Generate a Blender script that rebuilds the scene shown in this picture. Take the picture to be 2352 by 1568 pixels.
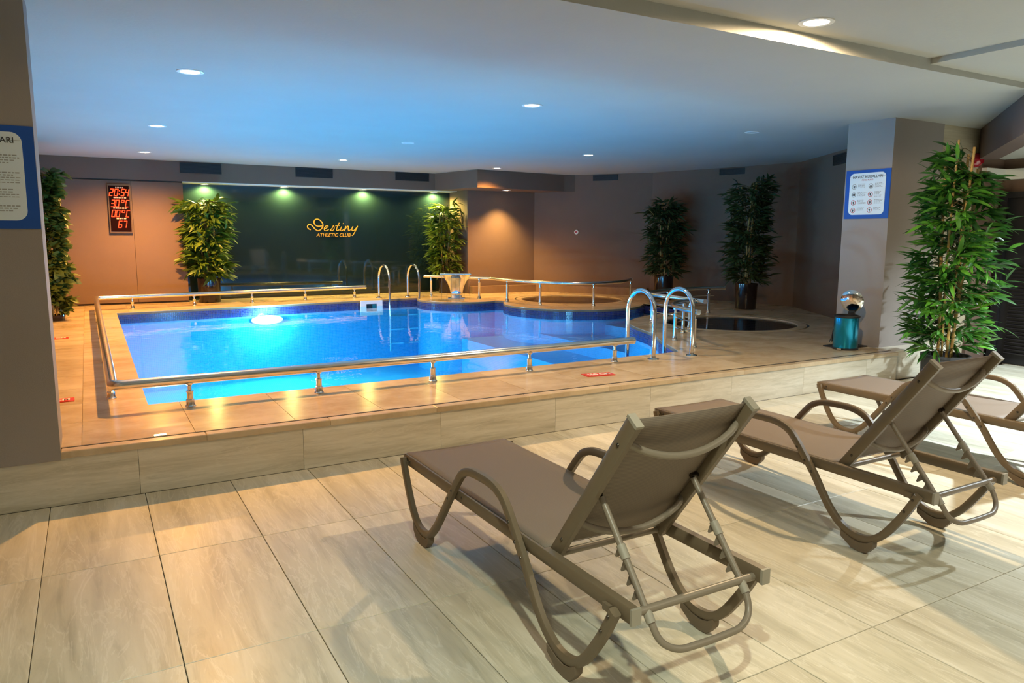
import bpy, bmesh, math, random
import numpy as np
from math import pi, sin, cos, radians as R
from mathutils import Vector, Matrix
from mathutils.geometry import delaunay_2d_cdt

random.seed(7)
scene = bpy.context.scene
col = scene.collection
for o in list(bpy.data.objects):
    bpy.data.objects.remove(o)

# ------------------------------------------------------------------ camera
cam_d = bpy.data.cameras.new('camera')
cam = bpy.data.objects.new('camera', cam_d)
col.objects.link(cam)
YAW, PITCH, ROLL = R(29.664), R(8.184), R(0.25)
fw = Vector((sin(YAW) * cos(PITCH), cos(YAW) * cos(PITCH), -sin(PITCH)))
rt = Vector((cos(YAW), -sin(YAW), 0))
up = rt.cross(fw)
rt2 = rt * cos(ROLL) + up * sin(ROLL)
up2 = -rt * sin(ROLL) + up * cos(ROLL)
m = Matrix((rt2, up2, -fw)).transposed().to_4x4()
m.translation = Vector((0, 0, 1.5))
cam.matrix_world = m
cam_d.sensor_width = 36.0
cam_d.lens = 1703.3 / 2352 * 36.0
cam_d.clip_end = 100
scene.camera = cam

# ------------------------------------------------------------------ world, exposure
w = bpy.data.worlds.new('world')
scene.world = w
w.use_nodes = True
w.node_tree.nodes['Background'].inputs[0].default_value = (0.60, 0.62, 0.66, 1)
w.node_tree.nodes['Background'].inputs[1].default_value = 0.02
vs = scene.view_settings
vs.view_transform = 'Standard'
vs.look = 'None'
vs.exposure = 0.0
vs.gamma = 1.0
vs.use_curve_mapping = False
scene.cycles.max_bounces = 10
scene.cycles.diffuse_bounces = 5
scene.cycles.glossy_bounces = 4
scene.cycles.transparent_max_bounces = 16
scene.cycles.sample_clamp_indirect = 6.0
scene.cycles.use_denoising = True

WARM = (1.0, 0.46, 0.09)
WARM2 = (1.0, 0.71, 0.40)
COOL = (0.80, 0.93, 1.0)
FRONT = (1.0, 0.83, 0.60)
GREEN = (0.93, 1.0, 0.80)

ZD = 0.307      # deck height
ZC = 2.72       # pool ceiling
ZW = 0.205      # water level

# ------------------------------------------------------------------ helpers
def tag(o, label=None, cat=None, group=None, kind=None):
    if label: o['label'] = label
    if cat: o['category'] = cat
    if group: o['group'] = group
    if kind: o['kind'] = kind
    return o

def empty(name, loc=(0, 0, 0), rz=0):
    o = bpy.data.objects.new(name, None)
    o.empty_display_size = 0.1
    col.objects.link(o)
    o.location = loc
    o.rotation_euler = (0, 0, rz)
    return o

def link_mesh(name, me, parent=None, loc=None, rot=None):
    o = bpy.data.objects.new(name, me)
    col.objects.link(o)
    if parent: o.parent = parent
    if loc: o.location = loc
    if rot: o.rotation_euler = rot
    return o

def sub(child, parent):
    # make child a sub-part of parent, both given in the same Empty's coordinates
    child.parent = parent
    child.matrix_parent_inverse = parent.matrix_basis.inverted()
    return child

def copy_tree(o, parent=None):
    c = o.copy()
    col.objects.link(c)
    inv = o.matrix_parent_inverse.copy()
    c.parent = parent
    if parent: c.matrix_parent_inverse = inv
    for ch in list(o.children):
        copy_tree(ch, c)
    return c

def frame(d):
    d = Vector(d).normalized()
    a = Vector((0, 0, 1)) if abs(d.z) < 0.95 else Vector((1, 0, 0))
    u = d.cross(a).normalized()
    v = u.cross(d).normalized()
    return u, v

def smooth_path(pts, n=6, closed=False):
    P = [Vector(p) for p in pts]
    out = []
    N = len(P)
    rng = range(N if closed else N - 1)
    for i in rng:
        p1, p2 = P[i], P[(i + 1) % N]
        p0 = P[i - 1] if (closed or i > 0) else p1 * 2 - p2
        p3 = P[(i + 2) % N] if (closed or i + 2 < N) else p2 * 2 - p1
        for k in range(n):
            t = k / n
            out.append(0.5 * ((2 * p1) + (p2 - p0) * t + (2 * p0 - 5 * p1 + 4 * p2 - p3) * t * t + (3 * p1 - p0 - 3 * p2 + p3) * t ** 3))
    if not closed: out.append(P[-1])
    return out

def round_corners(pts, r, n=6):
    P = [Vector(p) for p in pts]
    out = [P[0]]
    for i in range(1, len(P) - 1):
        a, b, c = P[i - 1], P[i], P[i + 1]
        d1 = (a - b).normalized(); d2 = (c - b).normalized()
        q1 = b + d1 * min(r, (a - b).length * .49); q2 = b + d2 * min(r, (c - b).length * .49)
        for k in range(n + 1):
            t = k / n
            out.append(q1 * (1 - t) ** 2 + b * 2 * t * (1 - t) + q2 * t * t)
    out.append(P[-1])
    return out

class MB:
    def __init__(s):
        s.v = []; s.f = []; s.uv = {}
    def add(s, vs, fs):
        b = len(s.v)
        s.v += [tuple(p) for p in vs]
        s.f += [tuple(i + b for i in f) for f in fs]
        return s
    def box(s, x0, x1, y0, y1, z0, z1):
        return s.add([(x0, y0, z0), (x1, y0, z0), (x1, y1, z0), (x0, y1, z0), (x0, y0, z1), (x1, y0, z1), (x1, y1, z1), (x0, y1, z1)],
                     [(3, 2, 1, 0), (4, 5, 6, 7), (0, 1, 5, 4), (1, 2, 6, 5), (2, 3, 7, 6), (3, 0, 4, 7)])
    def bbox(s, x0, x1, y0, y1, z0, z1, b=0.003):
        # box with chamfered top rim
        return s.add([(x0, y0, z0), (x1, y0, z0), (x1, y1, z0), (x0, y1, z0),
                      (x0, y0, z1 - b), (x1, y0, z1 - b), (x1, y1, z1 - b), (x0, y1, z1 - b),
                      (x0 + b, y0 + b, z1), (x1 - b, y0 + b, z1), (x1 - b, y1 - b, z1), (x0 + b, y1 - b, z1)],
                     [(3, 2, 1, 0), (0, 1, 5, 4), (1, 2, 6, 5), (2, 3, 7, 6), (3, 0, 4, 7),
                      (4, 5, 9, 8), (5, 6, 10, 9), (6, 7, 11, 10), (7, 4, 8, 11), (8, 9, 10, 11)])
    def sweep(s, path, sec, closed=False, caps=True, ref=None):
        """sec: list of (a,b) offsets in the local frame (u,v); ref: fixed u axis"""
        P = [Vector(p) for p in path]
        N = len(P); k = len(sec); base = len(s.v)
        pu = None
        for i in range(N):
            if closed: d = P[(i + 1) % N] - P[i - 1]
            else: d = P[min(i + 1, N - 1)] - P[max(i - 1, 0)]
            d.normalize()
            if ref is not None:
                u = Vector(ref); u = (u - d * u.dot(d)).normalized()
            elif pu is None:
                u, _ = frame(d)
            else:
                u = (pu - d * pu.dot(d)).normalized()
            pu = u
            v = u.cross(d)
            for (a, b) in sec:
                s.v.append(tuple(P[i] + u * a + v * b))
        M = N if closed else N - 1
        for i in range(M):
            for j in range(k):
                a = base + i * k + j; b = base + i * k + (j + 1) % k
                c = base + ((i + 1) % N) * k + (j + 1) % k; d_ = base + ((i + 1) % N) * k + j
                s.f.append((a, b, c, d_))
        if caps and not closed:
            s.f.append(tuple(base + j for j in reversed(range(k))))
            s.f.append(tuple(base + (N - 1) * k + j for j in range(k)))
        return s
    def tube(s, path, r, n=10, closed=False):
        return s.sweep(path, [(r * cos(2 * pi * j / n), r * sin(2 * pi * j / n)) for j in range(n)], closed)
    def cyl(s, p0, p1, r, n=12):
        return s.tube([p0, p1], r, n)
    def lathe(s, prof, c=(0, 0, 0), n=24, cap=False):
        base = len(s.v); k = len(prof)
        for i in range(n):
            a = 2 * pi * i / n
            for (r, z) in prof:
                s.v.append((c[0] + r * cos(a), c[1] + r * sin(a), c[2] + z))
        for i in range(n):
            for j in range(k - 1):
                s.f.append((base + i * k + j, base + ((i + 1) % n) * k + j, base + ((i + 1) % n) * k + j + 1, base + i * k + j + 1))
        if cap:
            s.f.append(tuple(base + i * k + k - 1 for i in range(n)))
            s.f.append(tuple(base + i * k for i in reversed(range(n))))
        return s
    def prism(s, poly, z0, z1):
        n = len(poly); b = len(s.v)
        s.v += [(p[0], p[1], z0) for p in poly] + [(p[0], p[1], z1) for p in poly]
        s.f.append(tuple(b + i for i in reversed(range(n))))
        s.f.append(tuple(b + n + i for i in range(n)))
        for i in range(n):
            j = (i + 1) % n
            s.f.append((b + i, b + j, b + n + j, b + n + i))
        return s
    def xform(s, M, start=0):
        s.v[start:] = [tuple(M @ Vector(p)) for p in s.v[start:]]
        return s
    def mesh(s, name, mat, smooth=True, angle=38):
        me = bpy.data.meshes.new(name)
        me.from_pydata(s.v, [], s.f)
        if mat: me.materials.append(mat)
        me.validate()
        if smooth:
            me.polygons.foreach_set('use_smooth', [True] * len(me.polygons))
            me.set_sharp_from_angle(angle=R(angle))
        me.update()
        return me
    def build(s, name, mat, parent=None, smooth=True, loc=None, rot=None, angle=38):
        return link_mesh(name, s.mesh(name, mat, smooth, angle), parent, loc, rot)

def struct(o):
    o['kind'] = 'structure'
    return o

def text_mesh(body, size, mat, shear=0.0, extrude=0.001, align='CENTER', bold=0.0, sx=1.0):
    cu = bpy.data.curves.new('txt', 'FONT')
    cu.body = body; cu.size = size; cu.shear = shear; cu.extrude = extrude
    cu.align_x = align; cu.align_y = 'CENTER'; cu.offset = bold
    cu.resolution_u = 3
    o = bpy.data.objects.new('txt', cu)
    col.objects.link(o)
    dg = bpy.context.evaluated_depsgraph_get()
    me = bpy.data.meshes.new_from_object(o.evaluated_get(dg))
    bpy.data.objects.remove(o)
    bpy.data.curves.remove(cu)
    me.materials.clear(); me.materials.append(mat)
    if sx != 1.0: me.transform(Matrix.Diagonal((sx, 1, 1, 1)))
    return me

# ------------------------------------------------------------------ materials
def new_mat(name):
    m = bpy.data.materials.new(name)
    m.use_nodes = True
    nt = m.node_tree
    b = nt.nodes['Principled BSDF']
    return m, nt, b

def N(nt, t, **kw):
    n = nt.nodes.new(t)
    for k, v in kw.items():
        if k.startswith('i_'):
            n.inputs[k[2:].replace('_', ' ')].default_value = v
        else: setattr(n, k, v)
    return n

def simple(name, c, rough=0.5, metal=0.0, spec=0.5, emit=None, es=1.0, bump=0, bscale=200, var=0.0, vscale=3.0, coat=0.0, trans=0.0):
    m, nt, b = new_mat(name)
    b.inputs['Base Color'].default_value = (*c, 1)
    b.inputs['Roughness'].default_value = rough
    b.inputs['Metallic'].default_value = metal
    b.inputs['Specular IOR Level'].default_value = spec
    if coat: b.inputs['Coat Weight'].default_value = coat
    if emit:
        b.inputs['Emission Color'].default_value = (*emit, 1)
        b.inputs['Emission Strength'].default_value = es
    tc = N(nt, 'ShaderNodeTexCoord')
    if var:
        no = N(nt, 'ShaderNodeTexNoise', i_Scale=vscale, i_Detail=5.0, i_Roughness=0.6)
        nt.links.new(tc.outputs['Object'], no.inputs['Vector'])
        cr = N(nt, 'ShaderNodeValToRGB')
        cr.color_ramp.elements[0].position = 0.3; cr.color_ramp.elements[1].position = 0.7
        cr.color_ramp.elements[0].color = (*[x * (1 - var) for x in c], 1)
        cr.color_ramp.elements[1].color = (*[min(1, x * (1 + var)) for x in c], 1)
        nt.links.new(no.outputs['Fac'], cr.inputs['Fac'])
        nt.links.new(cr.outputs['Color'], b.inputs['Base Color'])
    if bump:
        no2 = N(nt, 'ShaderNodeTexNoise', i_Scale=bscale, i_Detail=3.0)
        nt.links.new(tc.outputs['Object'], no2.inputs['Vector'])
        bp = N(nt, 'ShaderNodeBump', i_Strength=bump, i_Distance=0.01)
        nt.links.new(no2.outputs['Fac'], bp.inputs['Height'])
        nt.links.new(bp.outputs['Normal'], b.inputs['Normal'])
    return m

def stone(name, lo, mid, hi, scale, rough, vein=0.0, blotch=None, rough_var=0.1, crack=0.0):
    """streaked travertine-look stone; scale = stretch of the streaks in object axes; every piece gets its own offset"""
    m, nt, b = new_mat(name)
    tc = N(nt, 'ShaderNodeTexCoord'); oi = N(nt, 'ShaderNodeObjectInfo')
    mu = N(nt, 'ShaderNodeMath', operation='MULTIPLY'); mu.inputs[1].default_value = 37.0
    nt.links.new(oi.outputs['Random'], mu.inputs[0])
    ad = N(nt, 'ShaderNodeVectorMath', operation='ADD')
    nt.links.new(tc.outputs['Object'], ad.inputs[0]); nt.links.new(mu.outputs[0], ad.inputs[1])
    mp = N(nt, 'ShaderNodeMapping'); mp.inputs['Scale'].default_value = scale
    nt.links.new(ad.outputs[0], mp.inputs['Vector'])
    n1 = N(nt, 'ShaderNodeTexNoise', i_Scale=1.0, i_Detail=8.0, i_Roughness=0.62, i_Distortion=0.35)
    nt.links.new(mp.outputs['Vector'], n1.inputs['Vector'])
    cr = N(nt, 'ShaderNodeValToRGB')
    e = cr.color_ramp.elements
    e[0].position = 0.30; e[0].color = (*lo, 1)
    e[1].position = 0.68; e[1].color = (*hi, 1)
    x = e.new(0.48); x.color = (*mid, 1)
    nt.links.new(n1.outputs['Fac'], cr.inputs['Fac'])
    out = cr.outputs['Color']
    if vein:
        mp2 = N(nt, 'ShaderNodeMapping'); mp2.inputs['Scale'].default_value = [q * 2.6 for q in scale]
        nt.links.new(ad.outputs[0], mp2.inputs['Vector'])
        n2 = N(nt, 'ShaderNodeTexNoise', i_Scale=1.0, i_Detail=6.0, i_Roughness=0.7, i_Distortion=0.8)
        nt.links.new(mp2.outputs['Vector'], n2.inputs['Vector'])
        c2 = N(nt, 'ShaderNodeValToRGB')
        c2.color_ramp.elements[0].position = 0.36; c2.color_ramp.elements[0].color = (1 - vein, 1 - vein, 1 - vein * 1.15, 1)
        c2.color_ramp.elements[1].position = 0.50; c2.color_ramp.elements[1].color = (1, 1, 1, 1)
        nt.links.new(n2.outputs['Fac'], c2.inputs['Fac'])
        mx = N(nt, 'ShaderNodeMix', data_type='RGBA', blend_type='MULTIPLY'); mx.inputs['Factor'].default_value = 1.0
        nt.links.new(out, mx.inputs['A']); nt.links.new(c2.outputs['Color'], mx.inputs['B'])
        out = mx.outputs['Result']
    if crack:
        mp4 = N(nt, 'ShaderNodeMapping'); mp4.inputs['Scale'].default_value = [q * (1.5 if q > 2 else 1.9) for q in scale]
        nt.links.new(ad.outputs[0], mp4.inputs['Vector'])
        n4 = N(nt, 'ShaderNodeTexNoise', i_Scale=1.0, i_Detail=5.0, i_Roughness=0.6, i_Distortion=1.6)
        nt.links.new(mp4.outputs['Vector'], n4.inputs['Vector'])
        c4 = N(nt, 'ShaderNodeValToRGB')
        c4.color_ramp.elements[0].position = 0.475; c4.color_ramp.elements[0].color = (0, 0, 0, 1)
        c4.color_ramp.elements[1].position = 0.525; c4.color_ramp.elements[1].color = (0, 0, 0, 1)
        c4.color_ramp.elements.new(0.5).color = (crack, crack, crack, 1)
        nt.links.new(n4.outputs['Fac'], c4.inputs['Fac'])
        mx4 = N(nt, 'ShaderNodeMix', data_type='RGBA', blend_type='MIX')
        nt.links.new(c4.outputs['Color'], mx4.inputs['Factor']); nt.links.new(out, mx4.inputs['A']); mx4.inputs['B'].default_value = (0.80, 0.77, 0.68, 1)
        out = mx4.outputs['Result']
    # piece to piece tone
    hs = N(nt, 'ShaderNodeHueSaturation')
    mr = N(nt, 'ShaderNodeMapRange'); mr.inputs['To Min'].default_value = 0.95; mr.inputs['To Max'].default_value = 1.05
    nt.links.new(oi.outputs['Random'], mr.inputs['Value']); nt.links.new(mr.outputs['Result'], hs.inputs['Value'])
    nt.links.new(out, hs.inputs['Color'])
    out = hs.outputs['Color']
    if blotch:
        n3 = N(nt, 'ShaderNodeTexNoise', i_Scale=2.2, i_Detail=6.0, i_Roughness=0.65)
        nt.links.new(ad.outputs[0], n3.inputs['Vector'])
        c3 = N(nt, 'ShaderNodeValToRGB')
        c3.color_ramp.elements[0].position = 0.32; c3.color_ramp.elements[0].color = (*blotch, 1)
        c3.color_ramp.elements[1].position = 0.52; c3.color_ramp.elements[1].color = (1, 1, 1, 1)
        nt.links.new(n3.outputs['Fac'], c3.inputs['Fac'])
        mx = N(nt, 'ShaderNodeMix', data_type='RGBA', blend_type='MULTIPLY'); mx.inputs['Factor'].default_value = 1.0
        nt.links.new(out, mx.inputs['A']); nt.links.new(c3.outputs['Color'], mx.inputs['B'])
        out = mx.outputs['Result']
    nt.links.new(out, b.inputs['Base Color'])
    r = N(nt, 'ShaderNodeMapRange'); r.inputs['To Min'].default_value = rough - rough_var; r.inputs['To Max'].default_value = rough + rough_var
    nt.links.new(n1.outputs['Fac'], r.inputs['Value']); nt.links.new(r.outputs['Result'], b.inputs['Roughness'])
    bp = N(nt, 'ShaderNodeBump', i_Strength=0.06, i_Distance=0.004)
    nt.links.new(n1.outputs['Fac'], bp.inputs['Height']); nt.links.new(bp.outputs['Normal'], b.inputs['Normal'])
    return m

M = {}
M['tile'] = stone('floor_tile', (0.40, 0.360, 0.265), (0.54, 0.50, 0.385), (0.65, 0.61, 0.50), (5.5, 0.60, 1.0), 0.34, 0.16, crack=0.30)
M['riser'] = stone('riser_tile', (0.42, 0.38, 0.285), (0.57, 0.525, 0.42), (0.68, 0.64, 0.54), (0.8, 1.0, 10.0), 0.34, 0.16, crack=0.2)
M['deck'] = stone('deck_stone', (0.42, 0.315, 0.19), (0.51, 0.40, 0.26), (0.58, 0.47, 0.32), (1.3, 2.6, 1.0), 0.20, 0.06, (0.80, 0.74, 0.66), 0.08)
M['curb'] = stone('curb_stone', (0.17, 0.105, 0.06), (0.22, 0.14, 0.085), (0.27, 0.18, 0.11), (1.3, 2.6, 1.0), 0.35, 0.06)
M['stonewall'] = stone('stone_cladding', (0.36, 0.29, 0.19), (0.48, 0.41, 0.29), (0.56, 0.50, 0.38), (0.6, 0.6, 9.0), 0.45, 0.12)
M['grout'] = simple('grout', (0.13, 0.115, 0.085), 0.9)
M['deckgrout'] = simple('deck_grout', (0.34, 0.25, 0.155), 0.85)
M['paint'] = simple('taupe_paint', (0.165, 0.107, 0.078), 0.75, spec=0.25, bump=0.10, bscale=260, var=0.05, vscale=1.3)
M['paint2'] = simple('taupe_paint_grey', (0.310, 0.280, 0.265), 0.75, spec=0.25, bump=0.10, bscale=260, var=0.04, vscale=1.5)
M['brown'] = simple('dark_brown_paint', (0.13, 0.095, 0.085), 0.7, spec=0.25, bump=0.08, bscale=250)
M['ceil'] = simple('ceiling_plaster', (0.40, 0.405, 0.38), 0.85, spec=0.2, bump=0.12, bscale=35, var=0.03, vscale=1.1)
M['black'] = simple('black_plastic', (0.012, 0.012, 0.013), 0.45)
M['blackgap'] = simple('black_seam', (0.015, 0.012, 0.010), 0.6)
M['vent'] = simple('vent_black', (0.018, 0.017, 0.018), 0.5)
M['steel'] = simple('brushed_steel', (0.72, 0.70, 0.66), 0.22, 1.0)
M['chrome'] = simple('polished_steel', (0.80, 0.79, 0.77), 0.07, 1.0)
M['whiteplastic'] = simple('white_plastic', (0.75, 0.76, 0.78), 0.35)
M['blue'] = simple('sign_blue', (0.012, 0.085, 0.42), 0.35)
M['signwhite'] = simple('sign_white', (0.72, 0.84, 0.93), 0.35)
M['ink'] = simple('ink_dark', (0.05, 0.055, 0.06), 0.6)
M['inkgrey'] = simple('ink_grey', (0.34, 0.37, 0.39), 0.6)
M['inkred'] = simple('ink_red', (0.45, 0.05, 0.07), 0.6)
M['red'] = simple('red_tile', (0.55, 0.035, 0.015), 0.3)
M['redgloss'] = simple('red_dome', (0.30, 0.008, 0.02), 0.12, coat=0.5)
M['orange'] = simple('logo_orange', (0.85, 0.36, 0.02), 0.5)
M['led'] = simple('red_led', (0.10, 0.004, 0.002), 0.5, spec=0.05, emit=(1.0, 0.04, 0.010), es=5.0)
M['caption'] = simple('caption_print', (0.55, 0.36, 0.26), 0.6)
M['clockframe'] = simple('clock_frame', (0.10, 0.06, 0.03), 0.3)
M['clockface'] = simple('clock_face', (0.010, 0.002, 0.002), 0.5, spec=0.03)
M['frame'] = simple('lounger_frame_taupe', (0.150, 0.112, 0.070), 0.42, spec=0.45, bump=0.03, bscale=600)
M['cap'] = simple('lounger_end_cap', (0.30, 0.27, 0.215), 0.5)
M['pad'] = simple('lounger_foot_pad', (0.165, 0.122, 0.080), 0.6)
M['bolt'] = simple('bolt_metal', (0.10, 0.085, 0.07), 0.3, 1.0)
M['propm'] = simple('prop_tube_taupe', (0.215, 0.175, 0.130), 0.38, spec=0.5)
M['pot'] = simple('pot_charcoal', (0.034, 0.036, 0.042), 0.45, spec=0.4)
M['potgloss'] = simple('pot_gloss_brown', (0.018, 0.010, 0.010), 0.14)
M['soil'] = simple('potting_soil', (0.03, 0.022, 0.015), 0.95, bump=0.5, bscale=60)
M['cane'] = simple('bamboo_cane', (0.42, 0.27, 0.08), 0.5, var=0.35, vscale=9)
M['twig'] = simple('twig', (0.10, 0.075, 0.03), 0.7)
M['bin'] = simple('teal_metal', (0.005, 0.27, 0.46), 0.26, 0.85, coat=0.3)
M['door'] = simple('black_door', (0.012, 0.011, 0.013), 0.4)
M['whitepaint'] = simple('white_paint', (0.72, 0.72, 0.68), 0.6)
M['carpet'] = simple('brown_floor', (0.14, 0.10, 0.065), 0.7, bump=0.2, bscale=120)
M['lamp_warm'] = simple('lamp_lens_warm', (1, 1, 1), 0.5, emit=(1.0, 0.80, 0.52), es=22)
M['lamp_glass'] = simple('lamp_lens_wall', (1, 1, 1), 0.5, emit=(1.0, 0.86, 0.40), es=45)
M['lamp_off'] = simple('lamp_lens_unlit', (0.50, 0.52, 0.54), 0.3)
M['lamp_pool'] = simple('lamp_lens_pool', (1, 1, 1), 0.5, emit=(0.55, 0.88, 1.0), es=30)
M['lampring'] = simple('lamp_ring_white', (0.70, 0.70, 0.68), 0.4)

def leaf_mat(name, c1, c2, rough=0.4, trans=0.25):
    m, nt, b = new_mat(name)
    geo = N(nt, 'ShaderNodeNewGeometry'); oi = N(nt, 'ShaderNodeObjectInfo')
    n = N(nt, 'ShaderNodeTexNoise', i_Scale=4.5, i_Detail=2.0)
    nt.links.new(geo.outputs['Position'], n.inputs['Vector'])
    ad = N(nt, 'ShaderNodeMath', operation='ADD'); nt.links.new(n.outputs['Fac'], ad.inputs[0])
    mr = N(nt, 'ShaderNodeMapRange'); mr.inputs['To Min'].default_value = -0.22; mr.inputs['To Max'].default_value = 0.22
    nt.links.new(oi.outputs['Random'], mr.inputs['Value']); nt.links.new(mr.outputs['Result'], ad.inputs[1])
    cr = N(nt, 'ShaderNodeValToRGB')
    cr.color_ramp.elements[0].position = 0.34; cr.color_ramp.elements[0].color = (*c1, 1)
    cr.color_ramp.elements[1].position = 0.70; cr.color_ramp.elements[1].color = (*c2, 1)
    nt.links.new(ad.outputs[0], cr.inputs['Fac'])
    nt.links.new(cr.outputs['Color'], b.inputs['Base Color'])
    b.inputs['Roughness'].default_value = rough
    tr = N(nt, 'ShaderNodeBsdfTranslucent')
    nt.links.new(cr.outputs['Color'], tr.inputs['Color'])
    mx = N(nt, 'ShaderNodeMixShader'); mx.inputs[0].default_value = trans
    nt.links.new(b.outputs[0], mx.inputs[1]); nt.links.new(tr.outputs[0], mx.inputs[2])
    nt.links.new(mx.outputs[0], nt.nodes['Material Output'].inputs['Surface'])
    return m
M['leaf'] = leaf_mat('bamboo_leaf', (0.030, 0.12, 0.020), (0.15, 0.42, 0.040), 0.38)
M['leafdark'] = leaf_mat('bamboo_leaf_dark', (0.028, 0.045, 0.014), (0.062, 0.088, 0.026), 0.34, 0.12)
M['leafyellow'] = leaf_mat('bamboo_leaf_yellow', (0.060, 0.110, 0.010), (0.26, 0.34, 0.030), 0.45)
M['leafivy'] = leaf_mat('ivy_leaf', (0.040, 0.070, 0.012), (0.12, 0.15, 0.025), 0.45)

def fabric(name, c, scale=420):
    m, nt, b = new_mat(name)
    tc = N(nt, 'ShaderNodeTexCoord')
    wv = N(nt, 'ShaderNodeTexWave', wave_type='BANDS', bands_direction='X', i_Scale=scale / 6.0)
    wv2 = N(nt, 'ShaderNodeTexWave', wave_type='BANDS', bands_direction='Y', i_Scale=scale / 6.0)
    nt.links.new(tc.outputs['Object'], wv.inputs['Vector']); nt.links.new(tc.outputs['Object'], wv2.inputs['Vector'])
    ad = N(nt, 'ShaderNodeMath', operation='MULTIPLY')
    nt.links.new(wv.outputs['Fac'], ad.inputs[0]); nt.links.new(wv2.outputs['Fac'], ad.inputs[1])
    cr = N(nt, 'ShaderNodeValToRGB')
    cr.color_ramp.elements[0].color = (*[x * 0.72 for x in c], 1)
    cr.color_ramp.elements[1].color = (*[x * 1.25 for x in c], 1)
    nt.links.new(ad.outputs[0], cr.inputs['Fac']); nt.links.new(cr.outputs['Color'], b.inputs['Base Color'])
    b.inputs['Roughness'].default_value = 0.62
    bp = N(nt, 'ShaderNodeBump', i_Strength=0.15, i_Distance=0.001)
    nt.links.new(ad.outputs[0], bp.inputs['Height']); nt.links.new(bp.outputs['Normal'], b.inputs['Normal'])
    tr = N(nt, 'ShaderNodeBsdfTranslucent'); nt.links.new(cr.outputs['Color'], tr.inputs['Color'])
    mx = N(nt, 'ShaderNodeMixShader'); mx.inputs[0].default_value = 0.22
    nt.links.new(b.outputs[0], mx.inputs[1]); nt.links.new(tr.outputs[0], mx.inputs[2])
    nt.links.new(mx.outputs[0], nt.nodes['Material Output'].inputs['Surface'])
    return m
M['fabric'] = fabric('sling_fabric_taupe', (0.275, 0.215, 0.165))

def mosaic(name, c1, c2, grout, pitch=0.027, rough=0.2):
    m, nt, b = new_mat(name)
    uv = N(nt, 'ShaderNodeUVMap')
    br = N(nt, 'ShaderNodeTexBrick', offset=0.0)
    br.inputs['Scale'].default_value = 1.0 / pitch * 0.5
    br.inputs['Mortar Size'].default_value = 0.035
    br.inputs['Brick Width'].default_value = 0.5; br.inputs['Row Height'].default_value = 0.5
    br.inputs['Color1'].default_value = (*c1, 1); br.inputs['Color2'].default_value = (*c2, 1); br.inputs['Mortar'].default_value = (*grout, 1)
    nt.links.new(uv.outputs['UV'], br.inputs['Vector'])
    nt.links.new(br.outputs['Color'], b.inputs['Base Color'])
    b.inputs['Roughness'].default_value = rough
    return m
M['basin'] = mosaic('blue_mosaic', (0.018, 0.40, 0.72), (0.028, 0.47, 0.82), (0.12, 0.50, 0.78))
M['spabasin'] = mosaic('dark_mosaic', (0.05, 0.05, 0.06), (0.07, 0.07, 0.08), (0.10, 0.10, 0.11))

def tile_var(name, c1, c2):
    m, nt, b = new_mat(name)
    at = N(nt, 'ShaderNodeAttribute', attribute_name='tilevar')
    cr = N(nt, 'ShaderNodeValToRGB')
    cr.color_ramp.elements[0].color = (*c1, 1); cr.color_ramp.elements[1].color = (*c2, 1)
    nt.links.new(at.outputs['Fac'], cr.inputs['Fac']); nt.links.new(cr.outputs['Color'], b.inputs['Base Color'])
    b.inputs['Roughness'].default_value = 0.15
    return m
M['bandtile'] = tile_var('navy_mosaic_tile', (0.022, 0.028, 0.13), (0.050, 0.066, 0.26))
M['bandgrout'] = simple('mosaic_grout', (0.26, 0.27, 0.36), 0.8)

def water(name, tint, scale, strength):
    m, nt, b = new_mat(name)
    nt.nodes.remove(b)
    tc = N(nt, 'ShaderNodeTexCoord')
    n1 = N(nt, 'ShaderNodeTexNoise', i_Scale=scale, i_Detail=3.0, i_Roughness=0.55, i_Distortion=0.4)
    nt.links.new(tc.outputs['Object'], n1.inputs['Vector'])
    bp = N(nt, 'ShaderNodeBump', i_Strength=strength, i_Distance=0.02)
    nt.links.new(n1.outputs['Fac'], bp.inputs['Height'])
    fr = N(nt, 'ShaderNodeFresnel', i_IOR=1.33)
    nt.links.new(bp.outputs['Normal'], fr.inputs['Normal'])
    t = N(nt, 'ShaderNodeBsdfTransparent'); t.inputs[0].default_value = (*tint, 1)
    g = N(nt, 'ShaderNodeBsdfGlossy'); g.inputs['Roughness'].default_value = 0.03
    nt.links.new(bp.outputs['Normal'], g.inputs['Normal'])
    mx = N(nt, 'ShaderNodeMixShader')
    nt.links.new(fr.outputs[0], mx.inputs[0]); nt.links.new(t.outputs[0], mx.inputs[1]); nt.links.new(g.outputs[0], mx.inputs[2])
    nt.links.new(mx.outputs[0], nt.nodes['Material Output'].inputs['Surface'])
    return m
M['water'] = water('pool_water', (0.55, 0.86, 1.0), 2.6, 0.22)
M['spawater'] = water('tub_water', (0.80, 0.80, 0.84), 3.0, 0.12)
M['streak'] = water('falling_water', (0.85, 0.93, 1.0), 20, 0.4)

def glass_panel():
    m, nt, b = new_mat('tinted_glass')
    b.inputs['Base Color'].default_value = (0.010, 0.023, 0.025, 1)
    b.inputs['Roughness'].default_value = 0.05
    b.inputs['Specular IOR Level'].default_value = 0.8
    return m
M['glass'] = glass_panel()

# ================================================================== LIGHT FITTINGS
def spot(parent, loc, power, color, size=R(140), blend=0.7, soft=0.045, rot=(0, 0, 0)):
    d = bpy.data.lights.new('lamp_beam', 'SPOT')
    d.energy = power; d.color = color; d.spot_size = size; d.spot_blend = blend; d.shadow_soft_size = soft
    o = bpy.data.objects.new('lamp_beam', d)
    col.objects.link(o)
    o.parent = parent; o.location = loc; o.rotation_euler = rot
    return o

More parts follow.
